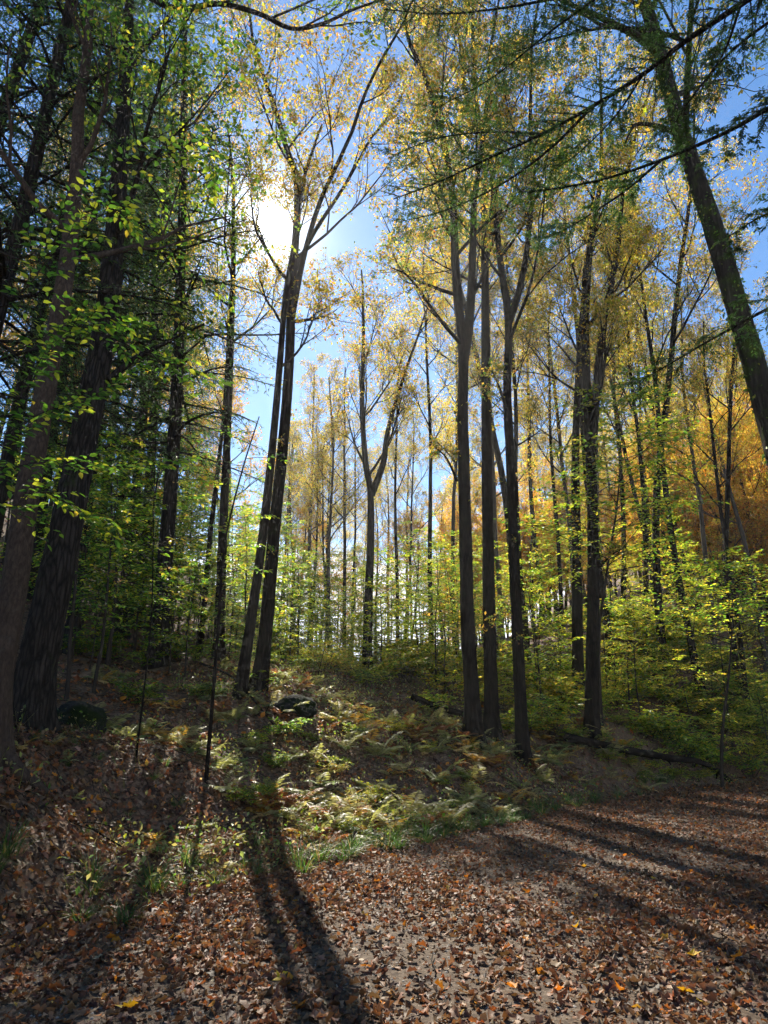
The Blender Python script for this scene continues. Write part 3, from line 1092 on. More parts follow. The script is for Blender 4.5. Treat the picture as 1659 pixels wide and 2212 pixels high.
# hemlock just outside the frame whose long boughs hang across the upper right
rngh = np.random.default_rng(41)
wood, ned = Acc(), Acc()
hb = np.array([5.6, 5.0, 0.0])
tp = grow(rngh, (0, 0, -0.3), UP, 19, 16, 0.01, 0.02)
trunk_tube(rngh, wood, tp, flare(tp, 0.26, 0.04, 0.35), 16)
for rows, r, ns, rch in [
    ([(1900, -190, 5.2), (1720, -70, 5.6), (1600, 10, 6.0), (1480, 90, 6.4), (1390, 160, 6.7), (1280, 230, 7.1), (1170, 290, 7.5), (1060, 340, 7.9), (950, 392, 8.3), (850, 430, 8.7)], 0.045, 76, 0.11),
    ([(1900, 130, 5.2), (1720, 200, 5.6), (1659, 235, 5.8), (1560, 290, 6.1), (1430, 345, 6.5), (1300, 388, 6.9), (1180, 410, 7.2), (1120, 415, 7.4)], 0.034, 34, 0.11),
    ([(1800, -330, 5.3), (1560, -140, 6.0), (1340, -40, 6.8), (1130, 10, 7.6), (960, 30, 8.2), (830, 20, 8.6)], 0.036, 60, 0.13),
    ([(1890, 600, 5.3), (1720, 640, 5.8), (1560, 720, 6.4), (1440, 790, 6.9), (1370, 830, 7.2)], 0.022, 22, 0.24),
    ([(1860, -40, 5.3), (1690, 30, 5.9), (1560, 130, 6.5), (1500, 220, 6.9)], 0.028, 16, 0.25),
    ([(1870, 420, 5.3), (1740, 430, 5.7), (1640, 470, 6.1), (1560, 520, 6.5)], 0.018, 14, 0.3),
    ([(1280, 230, 7.1), (1190, 320, 7.3), (1080, 400, 7.6), (960, 455, 7.9), (860, 480, 8.1)], 0.022, 34, 0.24),
    ([(1170, 290, 7.5), (1060, 285, 7.9), (940, 300, 8.4), (840, 340, 8.8)], 0.02, 30, 0.24),
    ([(1480, 90, 6.4), (1380, 60, 6.9), (1250, 70, 7.5), (1120, 110, 8.1), (1000, 160, 8.6)], 0.022, 40, 0.22),
    ([(1390, 160, 6.7), (1330, 250, 7.0), (1250, 330, 7.4), (1190, 370, 7.6)], 0.015, 26, 0.3),
    ([(1600, 10, 6.0), (1560, 120, 6.3), (1480, 230, 6.6), (1440, 300, 6.9)], 0.018, 26, 0.3),
    ([(1340, -40, 6.8), (1200, 60, 7.3), (1060, 170, 7.9), (930, 240, 8.4)], 0.020, 36, 0.22),
    ([(1430, 345, 6.5), (1340, 420, 6.8), (1230, 490, 7.2), (1160, 520, 7.5)], 0.018, 22, 0.24)]:
    bough(rngh, wood, ned, catmull(PP(rows), 5) - hb, r, nside=ns, reach=rch, dens=120, size=0.042, droop=0.22, taper=0.4)
for i in range(34):
    p, d = at(tp, rngh.uniform(0.3, 0.98))
    a = rngh.uniform(0, 6.28)
    if math.cos(a) < -0.2 or math.sin(a) > 0.75:
        continue
    bough(rngh, wood, ned, grow(rngh, p, unit(np.array([math.cos(a), math.sin(a), 0.1])), 2.4, 6, 0.05, -0.06), 0.03, 12, dens=10)
plant_tree("hemlock_tree", "hemlock standing outside the photo whose long dark boughs cross the upper right sky",
           [("trunk", wood.mesh("trunk", [M_BARK_DEEP])), ("boughs", ned.mesh("boughs", [M_TWIG, M_NEEDLE], smooth=False))], hb)

# ------------------------------------------------------------------ broad-leaved understorey: sprays of leaves in flat layers
def spray(rng, wood, pts, r, nside, lside, lsize, pal, nleaf=6, tmpl=(OV_V, OV_F), mat=1, droop=0.15, keep=None):
    tube(wood, pts, np.linspace(r, max(0.002, r * 0.25), len(pts)), 4, 0, cap=False)
    pos, dr = [], []
    axes = [pts]
    for i in range(nside):
        t = 0.2 + 0.78 * (i + rng.uniform(0, 0.8)) / max(nside, 1)
        p, d = at(pts, min(t, 0.98))
        s = cross(d, UP)
        s = s / max(math.sqrt(s @ s), 1e-6) * (1 if i % 2 else -1)
        q = grow(rng, p, unit(d * 0.8 + s * rng.uniform(0.6, 1.1) + UP * rng.uniform(-0.15, 0.2)), lside * (1.1 - 0.7 * t) * rng.uniform(0.7, 1.3), 3, 0.10, -0.03)
        tube(wood, q, np.linspace(max(0.0025, r * 0.4), 0.0015, 4), 3, 0, cap=False)
        axes.append(q)
    for q in axes:
        m = nleaf if q is not pts else nleaf + 2
        for j in range(m):
            t = 0.15 + 0.85 * (j + 0.8) / m if q is not pts else 0.35 + 0.65 * (j + 0.8) / m
            p, d = at(q, min(t, 0.999))
            s = cross(d, UP)
            s = s / max(math.sqrt(s @ s), 1e-6) * (1 if j % 2 else -1)
            pos.append(p)
            dr.append(d * 0.7 + (s if j < m - 1 else s * 0.1))
    pos = np.array(pos)
    k = len(pos)
    dr = unit(np.array(dr) + rng.standard_normal((k, 3)) * 0.18 + np.array([0, 0, -droop]))
    nr = unit(np.array([0, 0, 1.0]) + rng.standard_normal((k, 3)) * 0.28)
    R, sz, col = frames(dr, nr), rng.uniform(0.65, 1.2, k) * lsize, pick(rng, k, pal)
    if keep is None:
        inst(wood, tmpl[0], tmpl[1], pos, R, sz, col, mat)
    else:
        keep.append((pos, R, sz, col))


def sapling(seed, Hh, pal, nb, reach, lsize, low=0.25, nleaf=6, r=None):
    rng = np.random.default_rng(seed)
    st, fo = Acc(), Acc()
    r = r or 0.008 + 0.006 * Hh
    pts = grow(rng, (0, 0, -0.1), UP, Hh, 10, 0.05, 0.04)
    tube(st, pts, np.linspace(r, 0.004, 11), 7)
    az = rng.uniform(0, 6.28)
    for i in range(nb):
        h = low + (0.99 - low) * (i + rng.uniform(0, 1)) / nb
        p, d = at(pts, h)
        az += 2.4 + rng.uniform(-0.5, 0.5)
        rel = (h - low) / (1 - low)
        l = reach * (1 - 0.6 * rel) * rng.uniform(0.6, 1.2)
        q = grow(rng, p, unit(np.array([math.cos(az), math.sin(az), rng.uniform(0.1, 0.6)])), l, 5, 0.07, -0.02)
        spray(rng, fo, q, 0.004 + 0.004 * l, int(4 + 3 * l), 0.5 * l + 0.1, lsize, pal, nleaf)
    return st.mesh("stem", [M_TWIG]), fo.mesh("foliage", [M_TWIG, M_LEAF], smooth=False)


SAP = dict(
    green=[sapling(51, 4.2, PAL_GREEN, 20, 1.3, 0.10), sapling(52, 3.0, PAL_GREEN, 16, 1.1, 0.10), sapling(53, 5.6, PAL_GREEN, 24, 1.5, 0.10)],
    bright=[sapling(54, 3.2, PAL_BRIGHT, 20, 1.1, 0.095), sapling(55, 2.2, PAL_BRIGHT, 16, 0.95, 0.095), sapling(56, 4.4, PAL_BRIGHT, 24, 1.3, 0.095)],
    yellow=[sapling(57, 3.4, PAL_YG, 20, 1.25, 0.095), sapling(58, 2.4, PAL_YG, 17, 1.1, 0.09), sapling(59, 5.0, PAL_YG, 24, 1.4, 0.095)])
LOOK = dict(green='green leafy sapling', bright='light green sapling', yellow='yellow-green sapling')


def put_sapling(kind, k, px, Y, sc=1.0, label=None, rz=None):
    x, y, z = at_px(px, Y)
    if blocked(x, y, 0.5):
        return None
    o = plant_tree("sapling", label, [("stem", SAP[kind][k][0]), ("foliage", SAP[kind][k][1])], (x, y, z), RNG.uniform(0, 6.28) if rz is None else rz, sc, 'sapling', LOOK[kind] + 's of the understorey')
    if label is None:
        REG.append((o, LOOK[kind]))
    return o


def zone(kind, count, px0, px1, Y0, Y1, s0=0.7, s1=1.15, ks=(0, 1, 2)):
    for i in range(count):
        px = px0 + (px1 - px0) * (i + RNG.uniform(0, 1)) / count
        put_sapling(kind, int(RNG.choice(ks)), px, RNG.uniform(Y0, Y1), RNG.uniform(s0, s1))


zone('green', 16, 110, 400, 11.5, 20)
zone('green', 6, 400, 560, 15, 20, 0.5, 0.8, (0, 1))
zone('green', 12, -80, 470, 20, 32, 0.9, 1.4, (0, 2))
zone('bright', 22, 560, 950, 17, 25, 0.7, 1.15, (0, 1))
zone('bright', 22, 540, 1020, 27, 38, 1.1, 1.7, (0, 2))
zone('bright', 20, 80, 700, 27, 36, 1.3, 1.9, (0, 2))
zone('green', 14, 40, 600, 24, 34, 1.2, 1.8, (0, 2))
zone('green', 10, 380, 660, 21, 30, 0.7, 1.0, (0, 2))
zone('bright', 16, 60, 560, 16, 30, 0.9, 1.5)
zone('bright', 14, 900, 1240, 17, 27, 0.8, 1.2)
zone('yellow', 18, 1230, 1740, 19, 30, 0.65, 1.0)
zone('bright', 14, 1150, 1740, 20, 36, 0.8, 1.4)
zone('yellow', 18, 960, 1740, 30, 46, 1.0, 1.6, (0, 2))

zone('green', 6, 60, 350, 13, 18.5, 1.2, 1.6, (0, 2))

# understorey trees with a character of their own
U1 = sapling(61, 8.2, PAL_BRIGHT, 60, 2.5, 0.115, 0.42, 8, 0.05)
x, y, z = at_px(1300, 18.0)
plant_tree("understorey_maple", "bright green leafy understorey tree spreading around the stout lone trunk", [("stem", U1[0]), ("foliage", U1[1])], (x, y, z), 0.6, 1.32)
U2 = sapling(62, 5.6, PAL_BRIGHT, 30, 2.4, 0.115, 0.6, 8, 0.045)
x, y, z = at_px(1560, 17.5)
plant_tree("understorey_maple", "bright green understorey tree holding a flat layer of leaves below the leaning mossy trunk", [("stem", U2[0]), ("foliage", U2[1])], (x, y, z), 2.0, 1.25)
U3 = sapling(63, 3.6, PAL_YG, 26, 1.9, 0.10, 0.2, 7, 0.04)
x, y, z = at_px(1520, 20.5)
plant_tree("beech_sapling", "pale yellow beech sapling with wide flat tiers of leaves on the right bank", [("stem", U3[0]), ("foliage", U3[1])], (x, y, z), 1.0)
# two thin stems on the near bank
for k, (rows, r, lb, pal) in enumerate([
    ([(292, 1650, 9.2), (310, 1500, 9.2), (326, 1350, 9.2), (330, 1240, 9.3), (332, 1100, 9.4), (338, 900, 9.6)], 0.016, "thin bare-stemmed sapling with a few pale leaves in front of the tall straight hemlock", [(TAN, 1), (YELLOW, 2), (YGREEN, 2)]),
    ([(444, 1700, 9.6), (452, 1600, 9.6), (468, 1400, 9.6), (478, 1250, 9.7), (490, 1150, 9.9), (525, 1010, 10.1), (560, 900, 10.3)], 0.034, "slender dark crooked stem on the near bank in front of the slim dark trunk", PAL_GREEN)]):
    rng = np.random.default_rng(70 + k)
    st, fo = Acc(), Acc()
    pts = px_trunk(PM(rows), 0.1)
    o = pts[0].copy()
    pts = pts - o
    tube(st, pts, np.linspace(r, r * 0.3, len(pts)), 8)
    for t, a in [(0.52, 0.0), (0.55, 3.0), (0.62, 1.2), (0.7, 5.6), (0.78, 3.4), (0.86, 0.4), (0.95, 2.2)]:
        p, d = at(pts, t)
        q = grow(rng, p, unit(np.array([math.cos(a), 0.5 * math.sin(a), 0.15])), rng.uniform(0.6, 1.1), 5, 0.08, -0.02)
        spray(rng, fo, q, 0.006, 5, 0.35, 0.085, pal, 5)
    plant_tree("sapling", lb, [("stem", st.mesh("stem", [M_BARK])), ("foliage", fo.mesh("foliage", [M_TWIG, M_LEAF], smooth=False))], o, cat='sapling')
# young tree outside the left edge whose leafy branches hang in front of the two left trunks
KEEP = []
rng = np.random.default_rng(77)
st, fo = Acc(), Acc()
x, y = -5.2, 6.4
o = np.array([x, y, Hs(x, y)])
pts = grow(rng, (0, 0, -0.2), unit(np.array([0.12, 0, 1])), 7.6, 12, 0.02, 0.02)
tube(st, pts, np.linspace(0.06, 0.02, 13), 9)
for t, rows in [(0.42, [(-10, 1090, 6.4), (80, 1060, 6.5), (170, 1100, 6.6), (240, 1130, 6.7)]),
                (0.52, [(-10, 960, 6.4), (70, 900, 6.6), (190, 860, 6.9), (300, 800, 7.2)]),
                (0.60, [(10, 860, 6.4), (110, 760, 6.5), (200, 690, 6.6), (300, 700, 6.7)]),
                (0.66, [(30, 760, 6.4), (150, 700, 6.9), (330, 770, 7.6), (480, 830, 8.2)]),
                (0.78, [(40, 560, 6.4), (150, 450, 6.4), (300, 350, 6.5), (430, 330, 6.6), (470, 380, 6.7)]),
                (0.72, [(20, 640, 6.4), (120, 540, 6.4), (230, 460, 6.4), (290, 480, 6.4)]),
                (0.48, [(-10, 1000, 6.4), (120, 990, 7.2), (280, 1010, 8.2), (420, 990, 9)])]:
    p, d = at(pts, t)
    q = catmull(np.vstack([p[None], PP(rows) - o]), 4)
    spray(rng, fo, q, 0.012, 26, 0.62, 0.098, [(GREEN, 4), (YGREEN, 3.5), (DGREEN, 2.5), (YELLOW, 0.4)], 7, keep=KEEP)
pos, R, sz, col = (np.concatenate([q[i] for q in KEEP]) for i in range(4))
wp = pos + o
vx, vy = proj(wp.T)
show = sz / np.linalg.norm(wp - np.array([0, 0, CAM_Z]), axis=1) * ((vx > 0) & (vx < 1659) & (vy > 0))
big = np.argsort(-show)[:300]
rest = np.setdiff1d(np.arange(len(pos)), big)
inst(fo, OV_V, OV_F, pos[rest], R[rest], sz[rest], col[rest], 1)
BT = plant_tree("beech_tree", "young tree outside the left edge whose light green leaves hang before the two left trunks", [("stem", st.mesh("stem", [M_BARK])), ("foliage", fo.mesh("foliage", [M_TWIG, M_LEAF], smooth=False))], o)
tag(BT.children[-1] if BT.children[-1].name.startswith("foliage") else BT.children[0], kind='stuff')
LEAFM = []
for i in range(12):                                        # the 300 leaves that show largest, each on its own
    a = Acc()
    v = np.array(OV_V, float)
    v[:, 2] += rng.uniform(-0.15, 0.12) * (v[:, 0] - 0.3) ** 2 * 2 + 0.02 * rng.standard_normal(6)
    v[:, 1] *= rng.uniform(0.8, 1.15)
    a.add(v, OV_F, 0, pick(rng, 1, [(GREEN, 4), (YGREEN, 4), (DGREEN, 2)])[0])
    LEAFM.append(a.mesh("leaf", [M_LEAF], smooth=False))
for n_, i in enumerate(big):
    lf = new("leaf", LEAFM[n_ % 12], BT)
    M4 = Matrix.Identity(4)
    for r_ in range(3):
        for c_ in range(3):
            M4[r_][c_] = float(R[i][r_][c_] * sz[i])
        M4[r_][3] = float(pos[i][r_])
    lf.matrix_local = M4

# ------------------------------------------------------------------ the wood behind
def free_tree(seed, Ht_, r0, lean=0.02, **kw):
    rng = np.random.default_rng(seed)
    pts = grow(rng, (0, 0, -0.3), unit(np.array([rng.uniform(-lean, lean), rng.uniform(-lean, lean), 1])), Ht_, 18, 0.03, 0.02)
    a, b, _ = hardwood(seed + 1, pts, r0, origin=(0, 0, 0), world=False, cfg=kw.pop('cfg', HW_LITE), sides=10, **kw)
    return a, b


BG = dict(
    canopy=[free_tree(81, 21, 0.13, clear=0.45, nl=10, per=20, spread=3.8, pal=PAL_DARK), free_tree(83, 18, 0.105, clear=0.5, nl=9, per=14, spread=3.2, pal=PAL_YELLOW),
            free_tree(85, 23, 0.15, clear=0.5, nl=11, per=18, spread=4.2), free_tree(87, 19, 0.13, clear=0.38, nl=12, per=16, spread=3.4, bark=M_BARK_PALE)],
    orange=[free_tree(91, 14, 0.14, clear=0.28, nl=13, per=16, spread=3.6, pal=PAL_ORANGE, size=0.12), free_tree(93, 11, 0.11, clear=0.22, nl=13, per=17, spread=3.2, pal=PAL_ORANGE, size=0.12),
            free_tree(97, 8, 0.08, clear=0.10, nl=15, per=18, spread=2.8, pal=PAL_ORANGE, size=0.12),
            free_tree(95, 16, 0.15, clear=0.3, nl=13, per=16, spread=4.0, pal=PAL_YELLOW, size=0.12)],
)
BLOOK = dict(canopy='slim thin-crowned tree', orange='orange-leaved maple')


def put_bg(kind, k, px, Y, sc=1.0, lean=0.0, label=None):
    x, y, z = at_px(px, Y)
    if blocked(x, y, 0.8):
        return
    o = plant_tree("maple_tree", label, [("trunk", BG[kind][k][0]), ("crown", BG[kind][k][1])], (x, y, z), RNG.uniform(0, 6.28), sc, group=BLOOK[kind] + 's behind')
    o.rotation_euler.y = lean
    if label is None:
        REG.append((o, BLOOK[kind] if not (kind == 'orange' and k == 3) else 'dense yellow maple'))


# trunks seen one by one (x in the photo, distance, type, size, lean)
for px, Y, k, sc, ln in [(932, 26, 1, 1.0, 0), (1147, 22, 0, 0.9, -0.02), (1217, 31, 1, 1.0, -0.03), (1256, 33, 3, 1.1, -0.03), (1345, 32, 0, 1.0, -0.08),
                         (1397, 30, 0, 1.0, -0.06), (1412, 36, 1, 1.0, -0.05), (1438, 34, 2, 0.9, -0.05), (1466, 38, 1, 1.0, -0.06), (1500, 36, 0, 1.0, -0.12),
                         (1600, 27, 2, 0.85, -0.05), (1622, 25, 1, 0.95, -0.02), (1660, 33, 3, 1.0, -0.08), (1545, 30, 3, 1.0, -0.04), (690, 47, 0, 0.8, 0.0), (712, 36, 1, 0.75, 0.06),
                         (668, 36, 1, 0.8, 0.04), (610, 45, 1, 0.8, 0.0), (760, 43, 1, 0.9, 0.0), (860, 27, 1, 0.8, 0.0), (430, 18, 1, 0.9, 0.02), (275, 26, 0, 1.0, 0), (985, 34, 0, 0.95, 0), (1085, 30, 3, 0.95, 0), (1175, 40, 2, 1.0, -0.02), (1306, 44, 3, 1.0, -0.05), (1750, 17.5, 2, 0.9, -0.03), (1120, 27, 2, 1.2, 0.0), (1330, 26, 0, 1.25, -0.02), (1430, 27, 2, 1.2, -0.04), (1520, 25, 0, 1.15, -0.03), (1010, 28, 2, 1.15, 0.01), (742, 33, 1, 0.95, 0.01), (672, 39, 3, 0.95, 0.02), (716, 28, 3, 0.72, 0.03)]:
    put_bg('canopy', k, px, Y, sc, ln)
for i in range(26):
    put_bg('canopy', int(RNG.integers(0, 4)), 1000 + 760 * (i + RNG.uniform(0, 1)) / 26, RNG.uniform(56, 85), RNG.uniform(0.85, 1.15), RNG.uniform(-0.08, 0.02))
for i in range(18):
    put_bg('canopy', int(RNG.choice([0, 1, 3])), 560 + 330 * (i + RNG.uniform(0, 1)) / 18, RNG.uniform(45, 62), RNG.uniform(0.7, 1.0), RNG.uniform(-0.03, 0.05))
for i in range(14):
    put_bg('canopy', int(RNG.integers(0, 4)), -150 + 570 * (i + RNG.uniform(0, 1)) / 14, RNG.uniform(26, 50), RNG.uniform(0.8, 1.1), RNG.uniform(0, 0.05))
for i in range(54):
    put_bg('orange', int(RNG.integers(0, 4)), 1000 + 760 * (i + RNG.uniform(0, 1)) / 54, RNG.uniform(48, 74), RNG.uniform(0.7, 1.15), RNG.uniform(-0.06, 0.02))
for i in range(22):
    put_bg('orange', 2, 960 + 800 * (i + RNG.uniform(0, 1)) / 22, RNG.uniform(44, 58), RNG.uniform(0.9, 1.3))
for i in range(18):
    put_bg('orange', int(RNG.choice([1, 2, 2])), 1420 + 400 * (i + RNG.uniform(0, 1)) / 18, RNG.uniform(34, 50), RNG.uniform(0.9, 1.3))
for px, Y, k, sc in [(890, 46, 1, 0.9), (960, 50, 0, 0.9), (1020, 46, 1, 0.9), (720, 52, 1, 0.8), (640, 44, 1, 0.8), (535, 46, 2, 0.9), (480, 40, 0, 1.0), (380, 38, 2, 1.1), (260, 40, 0, 1.1), (130, 34, 2, 1.1), (30, 36, 0, 1.1)]:
    put_bg('orange', k, px, Y, sc)
put_bg('orange', 3, 1790, 15.5, 1.0, 0.0, "golden yellow maple showing only its leaves at the top right edge")

# ------------------------------------------------------------------ logs, boulders, sticks
def lump(seed, rx, ry, rz, mat, sub=3):
    import bmesh
    bm = bmesh.new()
    bmesh.ops.create_icosphere(bm, subdivisions=sub, radius=1)
    rng = np.random.default_rng(seed)
    ph = rng.uniform(0, 6.28, 9)
    for v in bm.verts:
        c = v.co
        k = 1 + 0.13 * math.sin(3 * c.x + ph[0]) * math.sin(2.7 * c.y + ph[1]) + 0.09 * math.sin(5 * c.z + ph[2] + 2 * c.x) + 0.06 * math.sin(9 * c.x + ph[3]) * math.sin(8 * c.y + ph[4]) + 0.03 * math.sin(17 * c.y + ph[5] + 9 * c.z)
        v.co = Vector((c.x * rx * k, c.y * ry * k, c.z * rz * k))
    me = bpy.data.meshes.new("boulder")
    bm.to_mesh(me)
    bm.free()
    for p in me.polygons:
        p.use_smooth = True
    me.materials.append(mat)
    return me


x, y, z = at_px(165, 10.1)
o = new("boulder", lump(5, 0.50, 0.40, 0.30, M_STONE), None, (x, y, z + 0.08))
tag(o, "dark mossy boulder at the foot of the thick furrowed trunk", "boulder")
x, y, z = at_px(640, 12.9)
o = new("boulder", lump(6, 0.46, 0.40, 0.28, M_STONE), None, (x, y, z + 0.10))
tag(o, "dark mossy boulder among ferns right of the twin leaning trunks", "boulder")


def ground_line(rows, lift, raw=False):
    """a line laid over the ground: (x in the photo, distance, height above ground)"""
    out = []
    for px, Y, dz in rows:
        x, y, z = at_px(px, Y, raw)
        out.append((x, y, z + lift + dz))
    return catmull(np.array(out), 6)


def fallen(name, label, rows, r0, r1, mat, twigs=0, seed=0, cat='branch', raw=False):
    rng = np.random.default_rng(seed)
    a = Acc()
    pts = ground_line(rows, r0 * 0.6, raw)
    o = pts[0].copy()
    tube(a, pts - o, np.linspace(r0, r1, len(pts)), 9, rough=0.05, rng=rng)
    ob = new(name, a.mesh(name, [mat]), None, tuple(o))
    for i in range(twigs):
        t = Acc()
        p, d = at(pts - o, rng.uniform(0.35, 0.95))
        q = grow(rng, p, side_dir(rng, d, 0.8, rng.uniform(0, 6.28)) + UP * 0.4, rng.uniform(0.3, 0.8), 4, 0.15, 0)
        tube(t, q, np.linspace(r1 * 0.8, 0.004, 5), 5)
        new("twig", t.mesh("twig", [mat]), ob)
    return tag(ob, label, cat)


fallen("fallen_branch", "long curved dark fallen branch lying at the far edge of the path", [(1225, 19.4, 0.25), (1330, 20.1, 0.35), (1400, 20.8, 0.50), (1460, 21.5, 0.60), (1510, 22.3, 0.50), (1550, 22.9, 0.25), (1580, 23.4, -0.05)], 0.115, 0.07, M_BARK, 2, 1, raw=True)
fallen("fallen_log", "dark fallen log sloping down to the foot of the three central trunks", [(890, 15.6, 0.3), (940, 15.8, 0.22), (985, 16.0, 0.14), (1030, 16.3, 0.05)], 0.09, 0.08, M_BARK, 0, 2, 'log')
fallen("fallen_stick", "thin fallen stick lying across leaves left of the path", [(-40, 7.1, 0.02), (70, 7.4, 0.03), (170, 7.5, 0.02), (290, 7.6, 0.0)], 0.016, 0.008, M_BARK, 2, 3, 'stick')
fallen("fallen_branch", "slim fallen branch on the slope between the tall hemlock and twin leaning trunks", [(430, 13.6, 0.25), (500, 13.2, 0.2), (560, 12.6, 0.1), (600, 12.2, 0.02)], 0.03, 0.012, M_BARK, 3, 4)
fallen("fallen_stick", "short pale stick at the bank's edge below the three central trunks", [(960, 12.4, 0.02), (1000, 11.9, 0.0), (1040, 11.8, 0.0)], 0.018, 0.010, M_BARK_PALE, 1, 5, 'stick')

# ------------------------------------------------------------------ ferns: each frond a piece of its own
FERN_PAL = dict(green=[((0.14, 0.21, 0.07), 4), ((0.21, 0.27, 0.12), 4), ((0.30, 0.31, 0.12), 2)], golden=[((0.42, 0.36, 0.16), 4), ((0.36, 0.36, 0.15), 4), (GOLD, 1)],
                russet=[((0.34, 0.22, 0.12), 4), (ORANGE, 0.3), (RUST, 2), (TAN, 1)])


def frond(seed, L, arch, pal, n=20):
    rng = np.random.default_rng(seed)
    a = Acc()
    th = np.linspace(math.radians(70), math.radians(70 - arch), 12)
    st = L / 11
    pts = np.zeros((12, 3))
    for i in range(1, 12):
        pts[i] = pts[i - 1] + st * np.array([math.cos(th[i]), 0.12 * math.sin(i * 0.4) * 0.3, math.sin(th[i])])
    c = pick(rng, 1, pal)[0]
    tube(a, pts, np.linspace(0.004, 0.0012, 12), 3, 0, c * 0.6, cap=False)
    pos, dr, sz = [], [], []
    for i in range(n):
        t = 0.16 + 0.84 * (i + 0.5) / n
        p, d = at(pts, t)
        w = 0.26 * L * math.sin(math.pi * min(1, (t - 0.10) / 0.9) ** 0.75) ** 0.9 + 0.012
        for s in (-1, 1):
            pos.append(p)
            dr.append(d * 0.45 + np.array([0, s, 0]) + UP * rng.uniform(-0.25, 0.05))
            sz.append(w * rng.uniform(0.85, 1.1))
    pos, dr, sz = np.array(pos), unit(np.array(dr)), np.array(sz)
    k = len(pos)
    wv = 0.42 * L / n / np.maximum(sz, 0.01)
    nr = unit(np.array([0, 0, 1.0]) + 0.25 * rng.standard_normal((k, 3)))
    R = frames(dr, nr)
    R[:, :, 1] *= (wv / 0.30)[:, None] * 1.1
    tv = [(0, 0.0, 0), (0.3, 0.30, 0.0), (0.62, 0.26, -0.03), (1, 0, -0.12), (0.62, -0.26, -0.03), (0.3, -0.30, 0.0)]
    inst(a, tv, OV_F, pos, R, sz, c * rng.uniform(0.8, 1.2, (k, 1)) * np.ones((1, 3)))
    return a.mesh("frond", [M_FERN], smooth=False)


FRONDS = {k: [frond(100 + 10 * i + j, [0.62, 0.75, 0.52][j], [75, 60, 95][j], FERN_PAL[k]) for j in range(3)] for i, k in enumerate(FERN_PAL)}


def put_fern(kind, px, Y, sc=1.0):
    x, y, z = at_px(px, Y)
    if blocked(x, y, 0.25):
        return
    root = new("fern", None, None, (x, y, z - 0.02))
    root.rotation_euler = (0, 0, RNG.uniform(0, 6.28))
    root.scale = (sc * 0.74,) * 3
    tag(root, None, 'fern', kind + ' ferns on the bank')
    n = int(RNG.integers(5, 9))
    for i in range(n):
        f = new("frond", FRONDS[kind][int(RNG.integers(0, 3))], root)
        f.rotation_euler = (RNG.uniform(-0.2, 0.2), RNG.uniform(-0.25, 0.45), i * 6.283 / n + RNG.uniform(-0.35, 0.35))
        s = RNG.uniform(0.7, 1.15)
        f.scale = (s, s, s)
    REG.append((root, {'green': 'green fern', 'golden': 'golden fern', 'russet': 'russet dried fern'}[kind]))


def ferns(count, px0, px1, Y0, Y1, w, s0=0.7, s1=1.15):
    for i in range(count):
        kind = str(RNG.choice(['green', 'golden', 'russet'], p=w))
        put_fern(kind, px0 + (px1 - px0) * (i + RNG.uniform(0, 1)) / count, RNG.uniform(Y0, Y1), RNG.uniform(s0, s1))


ferns(26, 190, 480, 9.6, 13, (0.7, 0.2, 0.1))
ferns(40, 470, 760, 9.6, 13.2, (0.45, 0.35, 0.20))
ferns(20, 560, 820, 9.0, 11.2, (0.5, 0.35, 0.15))
ferns(60, 700, 1080, 10.2, 14.2, (0.45, 0.45, 0.10), 0.8, 1.3)
ferns(28, 900, 1200, 11.6, 14.8, (0.5, 0.45, 0.05), 0.8, 1.25)
ferns(40, 1100, 1560, 14.2, 20.0, (0.35, 0.60, 0.05), 0.9, 1.4)
ferns(34, 1140, 1480, 13.4, 17.5, (0.4, 0.5, 0.1), 0.7, 1.1)
ferns(32, 540, 980, 12.4, 15.6, (0.45, 0.4, 0.15), 0.7, 1.1)
ferns(18, 640, 1060, 9.6, 12.2, (0.45, 0.4, 0.15), 0.6, 1.0)
ferns(10, 480, 700, 13.2, 16, (0.45, 0.3, 0.25))
ferns(16, 20, 560, 7.2, 9.8, (0.4, 0.45, 0.15), 0.4, 0.7)

# ------------------------------------------------------------------ grass tufts along the path's edge
def tuft(seed, n=85, L=0.34):
    rng = np.random.default_rng(seed)
    a = Acc()
    az = rng.uniform(0, 6.28, n)
    ll = rng.uniform(0.35, 1.1, n) * L
    out = np.stack([np.cos(az), np.sin(az), np.zeros(n)], -1)
    b0 = out * rng.uniform(0, 0.07, (n, 1)) + rng.standard_normal((n, 3)) * np.array([0.02, 0.02, 0])
    ben = rng.uniform(0.3, 1.2, (n, 1))
    cr = [b0]
    for k in range(1, 5):
        th = 0.15 + ben * k * 0.42
        cr.append(cr[-1] + (UP * np.cos(th) + out * np.sin(th)) * ll[:, None] / 4)
    sd = np.stack([-np.sin(az), np.cos(az), 0.4 * rng.standard_normal(n)], -1) * 0.0028
    rows = []
    for k in range(4):
        w = [0.8, 1.0, 0.8, 0.5][k]
        rows += [cr[k] - sd * w, cr[k] + sd * w]
    rows.append(cr[4])
    v = np.stack(rows, 1).reshape(-1, 3)
    i9 = (np.arange(n) * 9)[:, None]
    c = np.repeat(pick(rng, n, [(DGREEN, 6), ((0.06, 0.10, 0.025), 4), (OLIVE, 1), (TAN, 0.8)]), 9, axis=0)
    a.add(v, [np.array([[0, 1, 3, 2]]) + i9, np.array([[2, 3, 5, 4]]) + i9, np.array([[4, 5, 7, 6]]) + i9, np.array([[6, 7, 8]]) + i9], 0, c)
    return a.mesh("grass_tuft", [M_GRASS], smooth=False)


TUFTS = [tuft(140 + i) for i in range(5)]


